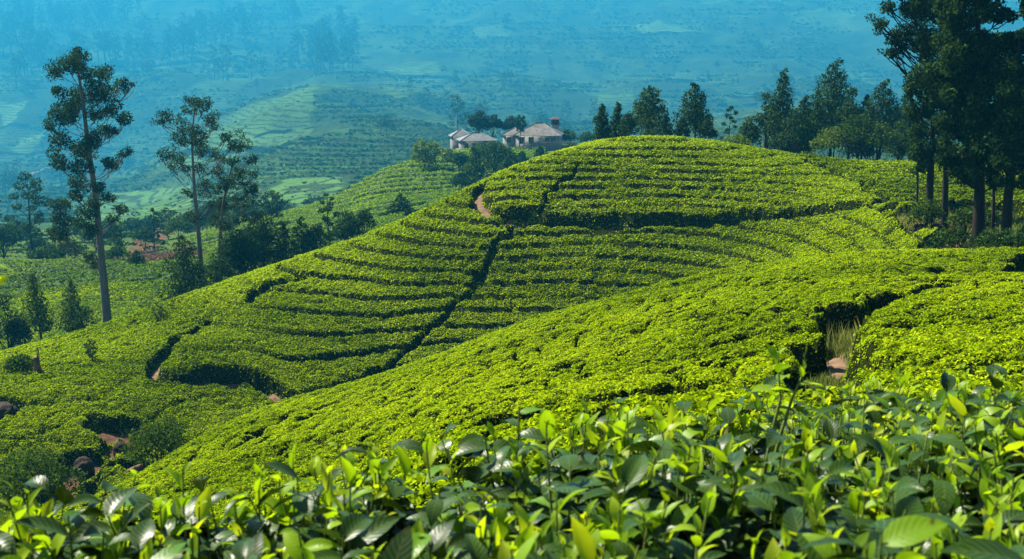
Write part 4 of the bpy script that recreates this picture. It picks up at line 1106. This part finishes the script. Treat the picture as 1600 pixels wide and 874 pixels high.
# grass in the bare patch, on the near path and along its banks
gr = MB(); r = np.random.default_rng(31)
def blades(P, h, w, tint):
    n = len(P); z = S(P[:, 0], P[:, 1])-soil_drop(P[:, 0], P[:, 1])
    a = r.uniform(0, 6.28, n); D = norm(np.stack([np.cos(a)*.35, np.sin(a)*.35, np.ones(n)], 1))
    C = np.stack([P[:, 0], P[:, 1], z], 1)+D*(h*.5)[:, None]
    nn = norm(np.stack([np.cos(a+1.3), np.sin(a+1.3), r.normal(size=n)*.3], 1))
    gr.kites(C, D, nn, h, w, tint)
lo, hi = BARE.min(0), BARE.max(0); P = r.uniform(lo-1.5, hi+1.5, (34000, 2)); P = P[inpoly(P[:, 0], P[:, 1], BARE) & (fbm(P[:, 0]/1.6, P[:, 1]/1.6, 3, 3) > .45)]
blades(P, .14+.3*r.random(len(P)), .07+.05*r.random(len(P)), np.clip(.35+.35*r.normal(size=len(P)), 0, 1))
c = np.array(hit(1424, 334, 50)); P = c+r.normal(size=(1800, 2))*np.array([.75, .6]); blades(P, .3+.45*r.random(1800), .03+.03*r.random(1800), np.clip(.8+.2*r.normal(size=1800), 0, 1))
lo, hi = NOTCH.min(0), NOTCH.max(0); P = r.uniform(lo, hi, (16000, 2)); P = P[inpoly(P[:, 0], P[:, 1], NOTCH)]
blades(P, .12+.2*r.random(len(P)), .03+.03*r.random(len(P)), np.clip(.35+.2*r.normal(size=len(P)), 0, 1))
Pn = PW['near'][0]; k = r.integers(0, len(Pn)-2, 7000); f = r.random(7000)[:, None]; P = Pn[k]*(1-f)+Pn[k+1]*f+r.normal(size=(7000, 2))*np.array([.3, .3])
bare_bit = np.array(hit(1306, 522, 14)); dd = np.hypot((P[:, 0]-bare_bit[0])/.75, (P[:, 1]-bare_bit[1])/3.2)
P = P[dd > .6+.5*r.random(len(P))]
blades(P, .07+.16*r.random(len(P)), .014+.014*r.random(len(P)), np.clip(.34+.26*r.normal(size=len(P)), 0, 1))
c = np.array(hit(1338, 492, 20)); P = c+r.normal(size=(150, 2))*np.array([.7, .5]); blades(P, .3+.5*r.random(150), .018+.014*r.random(150), np.clip(.55+.3*r.normal(size=150), 0, 1))
tag(gr.build('grass', M['grass']), 'wild grass on bare ground under the dark trees and along the near path', 'grass', kind='stuff')
# ---------------------------------------------------------------- foreground tea bushes
def fgmat(name, stops, trans, rough, warm):
    m, nt, b = newmat(name)
    t = attr(nt); c = ramp(nt, t.outputs['Fac'], stops)
    uv = attr(nt, 'leafuv'); sep = nd(nt, 'ShaderNodeSeparateXYZ'); nt.links.new(uv.outputs['Vector'], sep.inputs[0])
    ab = nd(nt, 'ShaderNodeMath', operation='ABSOLUTE'); nt.links.new(sep.outputs[0], ab.inputs[0])
    # side veins run forward from the midrib
    m1 = nd(nt, 'ShaderNodeMath', operation='MULTIPLY_ADD'); nt.links.new(ab.outputs[0], m1.inputs[0]); m1.inputs[1].default_value = -.22; nt.links.new(sep.outputs[1], m1.inputs[2])
    m2 = nd(nt, 'ShaderNodeMath', operation='MULTIPLY'); nt.links.new(m1.outputs[0], m2.inputs[0]); m2.inputs[1].default_value = 55.
    sn = nd(nt, 'ShaderNodeMath', operation='SINE'); nt.links.new(m2.outputs[0], sn.inputs[0])
    vein = rng_map(nt, sn.outputs[0], .80, 1.0); mid = rng_map(nt, ab.outputs[0], .0, .07, 1., 0.)
    mxv = nd(nt, 'ShaderNodeMath', operation='MAXIMUM'); nt.links.new(vein, mxv.inputs[0]); nt.links.new(mid, mxv.inputs[1])
    vf = nd(nt, 'ShaderNodeMath', operation='MULTIPLY'); nt.links.new(mxv.outputs[0], vf.inputs[0]); vf.inputs[1].default_value = .16
    n = noise(nt, 40, 3, .6); n2 = noise(nt, 9, 3)
    c1 = mixc(nt, rng_map(nt, n2.outputs['Fac'], .35, .7, 0, .35), c, (.02, .05, .008))
    c2 = mixc(nt, vf.outputs[0], c1, (.30, .36, .10))
    n5 = noise(nt, 55, 2, .5)
    c2 = mixc(nt, rng_map(nt, n5.outputs['Fac'], .68, .74, 0, .75), c2, (.07, .035, .012))
    nt.links.new(c2, b.inputs['Base Color'])
    nt.links.new(rng_map(nt, n.outputs['Fac'], .3, .7, rough-.08, rough+.12), b.inputs['Roughness']); b.inputs['Specular IOR Level'].default_value = .14
    h = nd(nt, 'ShaderNodeMath', operation='MULTIPLY_ADD'); nt.links.new(sn.outputs[0], h.inputs[0]); h.inputs[1].default_value = -.5; nt.links.new(n.outputs['Fac'], h.inputs[2])
    bump(nt, b, h.outputs[0], .10, .003)
    tr = nd(nt, 'ShaderNodeBsdfTranslucent'); nt.links.new(mixc(nt, 1., c2, warm, 'MULTIPLY'), tr.inputs['Color'])
    mx = nd(nt, 'ShaderNodeMixShader'); nt.links.new(rng_map(nt, t.outputs['Fac'], .25, .85, trans*.3, trans*1.2), mx.inputs[0])
    nt.links.new(b.outputs[0], mx.inputs[1]); nt.links.new(tr.outputs[0], mx.inputs[2]); nt.links.new(mx.outputs[0], nt.nodes['Material Output'].inputs['Surface'])
    return m
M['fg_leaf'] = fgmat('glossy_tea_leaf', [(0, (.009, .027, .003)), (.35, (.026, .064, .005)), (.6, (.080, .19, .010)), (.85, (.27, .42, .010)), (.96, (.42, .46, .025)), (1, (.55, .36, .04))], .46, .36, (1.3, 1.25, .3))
M['fg_stem'] = barkmat('tea_twig', (.028, .018, .012), (.10, .062, .036), 30)
M['green_stem'] = barkmat('green_tea_shoot', (.07, .11, .02), (.16, .20, .04), 30)

NT_, NSV = 9, 5
LT = np.linspace(0, 1, NT_); LS = np.linspace(-1, 1, NSV)
LW = (np.sin(math.pi*np.clip(LT, 0, 1)**.82)**.85)*(1-.25*LT**3); LW[0] = .05; LW[-1] = .02
def fg_leaves(mb, base, D, N, L, W, curl, fold, tint, r, mi=0):
    """curved, folded blade with a rippled edge; base point, growing direction, upper-side normal"""
    n = len(base); D = norm(D); B = norm(np.cross(D, N)); N = np.cross(B, D)
    dt = 1.0/(NT_-1)
    th = .25-curl[:, None]*LT[None]                           # angle above the starting direction
    th[:, 0] = .25
    cx = np.cumsum(np.cos(th), 1)*dt-dt*np.cos(th[:, :1]); cz = np.cumsum(np.sin(th), 1)*dt-dt*np.sin(th[:, :1])
    ph = r.uniform(0, 6.28, (n, 1, 1))
    s = LS[None, None]; t = LT[None, :, None]
    w = (W[:, None]*LW[None])[:, :, None]*.5
    lx = s*w
    edge = np.abs(s)
    lz = fold[:, None, None]*np.abs(s)*w + W[:, None, None]*.02*edge*np.sin(t*22+ph)*np.sign(s+.01) - .22*w*edge**2*.6
    yv = cx[:, :, None]*L[:, None, None]+0*s; zv = cz[:, :, None]*L[:, None, None]
    nx = -np.sin(th)[:, :, None]; nz = np.cos(th)[:, :, None]
    yv = yv+nx*lz; zv = zv+nz*lz
    tw = r.normal(size=(n, 1, 1))*.35*t; lx2 = lx*np.cos(tw); zv = zv+lx*np.sin(tw)
    V = base[:, None, None]+lx2[..., None]*B[:, None, None]+yv[..., None]*D[:, None, None]+zv[..., None]*N[:, None, None]
    i = np.arange(NT_-1)[:, None]*NSV+np.arange(NSV-1)[None]; f = np.stack([i, i+1, i+NSV+1, i+NSV], -1).reshape(-1, 4)
    F = (np.arange(n)[:, None, None]*(NT_*NSV)+f[None]).reshape(-1, 4)
    uv = np.broadcast_to(np.stack([np.broadcast_to(LS[None], (NT_, NSV)), np.broadcast_to(LT[:, None], (NT_, NSV))], -1)[None], (n, NT_, NSV, 2))
    mb.add(V, F, np.repeat(tint, NT_*NSV), mi, uv.reshape(-1, 2))
def shoot(lv, st, P0, dirn, length, nleaf, r, flush=True, scale=1.0, olds=(.0, .34), smi=0):
    t = np.linspace(0, 1, 6)[:, None]; d0 = np.array(dirn)/np.linalg.norm(dirn); bend = np.array([0, 0, 1.])*.35+r.normal(size=3)*.12
    P = P0+d0*length*t+bend*length*.35*t**2
    st.tube(P, np.linspace(.0042, .0016, 6)*(1 if length < .4 else 1.3), 5, tint=.5, mi=smi, cap=False)
    a0 = r.uniform(0, 6.28); base, D, N, L, W, cu, fo, ti = [], [], [], [], [], [], [], []
    for k in range(nleaf):
        f = .12+.88*(k+.6)/nleaf; p = P0+d0*length*f+bend*length*.35*f*f; tg = norm(d0+bend*.7*f)
        a = a0+k*2.4; side = np.cross(tg, [math.sin(a), math.cos(a), .1]); side = norm(side)
        young = f > .69 and flush; ang = math.radians(r.uniform(52, 82) if not young else r.uniform(40, 74)*(1.15-f+.3))
        dd = tg*math.cos(ang)+side*math.sin(ang)
        dd = dd+r.normal(size=3)*.2
        if not young: dd[2] -= .12
        l = r.uniform(.08, .125) if not young else r.uniform(.055, .092)
        if k == nleaf-1 and flush: l = .042
        base.append(p); D.append(dd); N.append(tg*math.sin(ang)-side*math.cos(ang)+r.normal(size=3)*.15)
        L.append(l*scale); W.append(l*scale*(r.uniform(.42, .52) if not young else r.uniform(.36, .48)))
        cu.append(r.uniform(.5, 1.4) if not young else r.uniform(.3, 1.3)); fo.append(r.uniform(.15, .6))
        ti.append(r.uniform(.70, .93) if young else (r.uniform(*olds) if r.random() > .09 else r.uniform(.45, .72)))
    fg_leaves(lv, np.array(base), np.array(D), np.array(N), np.array(L), np.array(W), np.array(cu), np.array(fo), np.array(ti), r)
def top_z(x, y):
    """height of the plucked top of the hedge; lower on the left, with humps"""
    z = -.66-.205*(y-1.2)
    z = z-.10*ss(-.05, -.95, x/y*2.2)-.065
    z -= .08*math.exp(-((x/y-.295)/.05)**2)*(y > 2.3)
    return z+.10*(float(vnoise(np.array(x*2.3+3), np.array(y*1.6), 8))-.5)
BUSH = [
 (1.38, 1.36, .36, 'tea bush beyond the lower right corner of the foreground'), (1.95, 2.1, .42, 'tea bush beyond the right picture edge in the second row'),
 (-1.72, 2.0, .42, 'tea bush beyond the left picture edge in the second row'), (2.75, 3.2, .46, 'tea bush beyond the right picture edge in the back row'),
 (-1.02, 1.45, .30, 'tea bush half out of the picture at the far left of the foreground'),  # x, y, radius, label
 (-.74, 1.30, .36, 'tea bush filling the lower left corner of the foreground'),
 (-.20, 1.32, .34, 'tea bush at the bottom of the picture, left of the middle'),
 (.30, 1.30, .34, 'tea bush at the bottom of the picture, right of the middle'),
 (.82, 1.32, .36, 'tea bush filling the lower right corner of the foreground'),
 (-1.08, 1.98, .42, 'tea bush at the left edge behind the corner bush, with the lowest top'),
 (-.52, 2.02, .40, 'second-row tea bush below the drain at left, with tall yellow shoots'),
 (.04, 2.04, .40, 'second-row tea bush in the middle, crowned by bright shoots against the slope'),
 (.62, 2.02, .40, 'second-row tea bush right of the middle with dark glossy leaves'),
 (1.20, 2.04, .42, 'second-row tea bush at the right edge of the foreground'),
 (.32, 2.78, .40, 'back-row tea bush just right of the middle, below the black rock'),
 (.92, 2.85, .42, 'back-row tea bush below the low rock gap, left of the grassy path'),
 (1.50, 2.90, .44, 'back-row tea bush right below the grassy path'),
 (2.08, 2.90, .44, 'back-row tea bush at the right edge, highest in the picture'),
 (1.30, 3.60, .42, 'farthest tea bush of the foreground, directly below the grassy path'),
 (1.95, 3.62, .42, 'farthest tea bush of the foreground, near the right edge'),
]
for bi, (bx, by, R, lb) in enumerate(BUSH):
    r = np.random.default_rng(700+bi)
    gz = float(np.interp(by, [1, 4.6], [-1.75, -2.3]))-.03
    root = thing('tea_bush', (bx, by, gz), lb, 'tea bush')
    lv, wd = MB(), MB(); st = wd
    ntop = int(100*(R/.4)**2)
    # woody frame: a few main stems forking up to the plucking table
    mains = []
    for k in range(7):
        a = k*.9+r.normal()*.2; q = R*.75*math.sqrt(r.random()+.1)
        tip = np.array([math.cos(a)*q, math.sin(a)*q, top_z(bx+math.cos(a)*q, by+math.sin(a)*q)-gz-.20])
        t = np.linspace(0, 1, 8)[:, None]; mid = np.array([tip[0]*.35, tip[1]*.35, tip[2]*.5])
        P = (1-t)**2*np.array([0, 0, -.05])+2*t*(1-t)*mid+t*t*tip+r.normal(size=(8, 3))*.012
        wd.tube(P, np.linspace(.022, .006, 8), 7, cap=False); mains.append(P)
    for k in range(ntop):
        a = r.uniform(0, 6.28); q = R*1.12*math.sqrt(r.random()); x, y = math.cos(a)*q, math.sin(a)*q
        if vnoise(np.array((bx+x)*4.6), np.array((by+y)*4.6), 19) < .36: continue
        ztop = top_z(bx+x, by+y)-gz
        l = r.uniform(.16, .34); tall = r.random() < .15
        if tall: l += r.uniform(.06, .10)
        d = np.array([x*.5+r.normal()*.16, y*.5+r.normal()*.16, 1.0])
        zb = ztop-l*.98+r.normal()*.03+(.05 if tall else 0)
        p0 = np.array([x*.9, y*.9, zb])
        m = mains[r.integers(0, 7)]; j = m[r.integers(4, 8)]
        t = np.linspace(0, 1, 4)[:, None]; wd.tube(j*(1-t)+p0*t+np.array([0, 0, -.02])*np.sin(t*3.14), [.005, .0045, .004, .0036], 5, cap=False)
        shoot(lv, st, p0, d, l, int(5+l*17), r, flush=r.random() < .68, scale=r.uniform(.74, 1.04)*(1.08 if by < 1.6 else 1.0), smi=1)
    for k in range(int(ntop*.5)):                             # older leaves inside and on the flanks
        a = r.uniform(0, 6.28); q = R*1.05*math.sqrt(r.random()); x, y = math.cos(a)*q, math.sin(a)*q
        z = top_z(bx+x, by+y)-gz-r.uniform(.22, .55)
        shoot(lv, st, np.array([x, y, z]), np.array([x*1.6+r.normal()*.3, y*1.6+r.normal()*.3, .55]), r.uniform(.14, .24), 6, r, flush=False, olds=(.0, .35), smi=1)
    wd.build('stem', [M['fg_stem'], M['green_stem']], root, smooth=True)
    lv.build('foliage', M['fg_leaf'], root, smooth=True)

# a taller branch reaching in at the left edge, and two tall free shoots against the slope
def tall_plant(name, label, x, y, shoots, seed):
    r = np.random.default_rng(seed); gz = float(np.interp(y, [1, 4.6], [-1.75, -2.3]))-.03
    root = thing(name, (x, y, gz), label, 'tea plant'); lv, st = MB(), MB()
    for (u, v, du, dv, nl, sc, y2) in shoots:
        a, t = ray(u, v); tip = np.array([a*y2-x, y2-y, t*y2-gz]); a, t = ray(u-du, v-dv); b = np.array([a*y2-x, y2-y, t*y2-gz])
        tt = np.linspace(0, 1, 8)[:, None]; P = b*tt+np.array([0, 0, -.03])*(1-tt); P[:, 2] = np.minimum(P[:, 2], P[:, 2])
        mid = np.array([b[0]*.3, b[1]*.3, b[2]*.75]); P = (1-tt)**2*np.array([0, 0, -.03])+2*tt*(1-tt)*mid+tt**2*b
        st.tube(P, np.linspace(.010, .004, 8), 6, cap=False)
        d = tip-b; shoot(lv, st, b, d, np.linalg.norm(d), nl, r, scale=sc, olds=(.6, .85))
    st.build('stem', M['green_stem'], root, smooth=True); lv.build('foliage', M['fg_leaf'], root, smooth=True)
tall_plant('tea_shoot', 'bright leafy branch tips poking in at the left picture edge', -1.32, 2.2,
           [(-2, 392, 40, -50, 5, .8, 2.2), (-6, 440, 40, -40, 5, .8, 2.2), (-14, 612, 30, -30, 4, .7, 2.2), (-12, 728, 35, -25, 4, .7, 2.2)], 81)
tall_plant('tea_shoot', 'tall free shoot with narrow arching leaves against the slope left of the grassy path', .62, 2.75,
           [(1212, 562, -8, -60, 5, .75, 2.75), (1258, 578, 22, -50, 4, .75, 2.7)], 82)
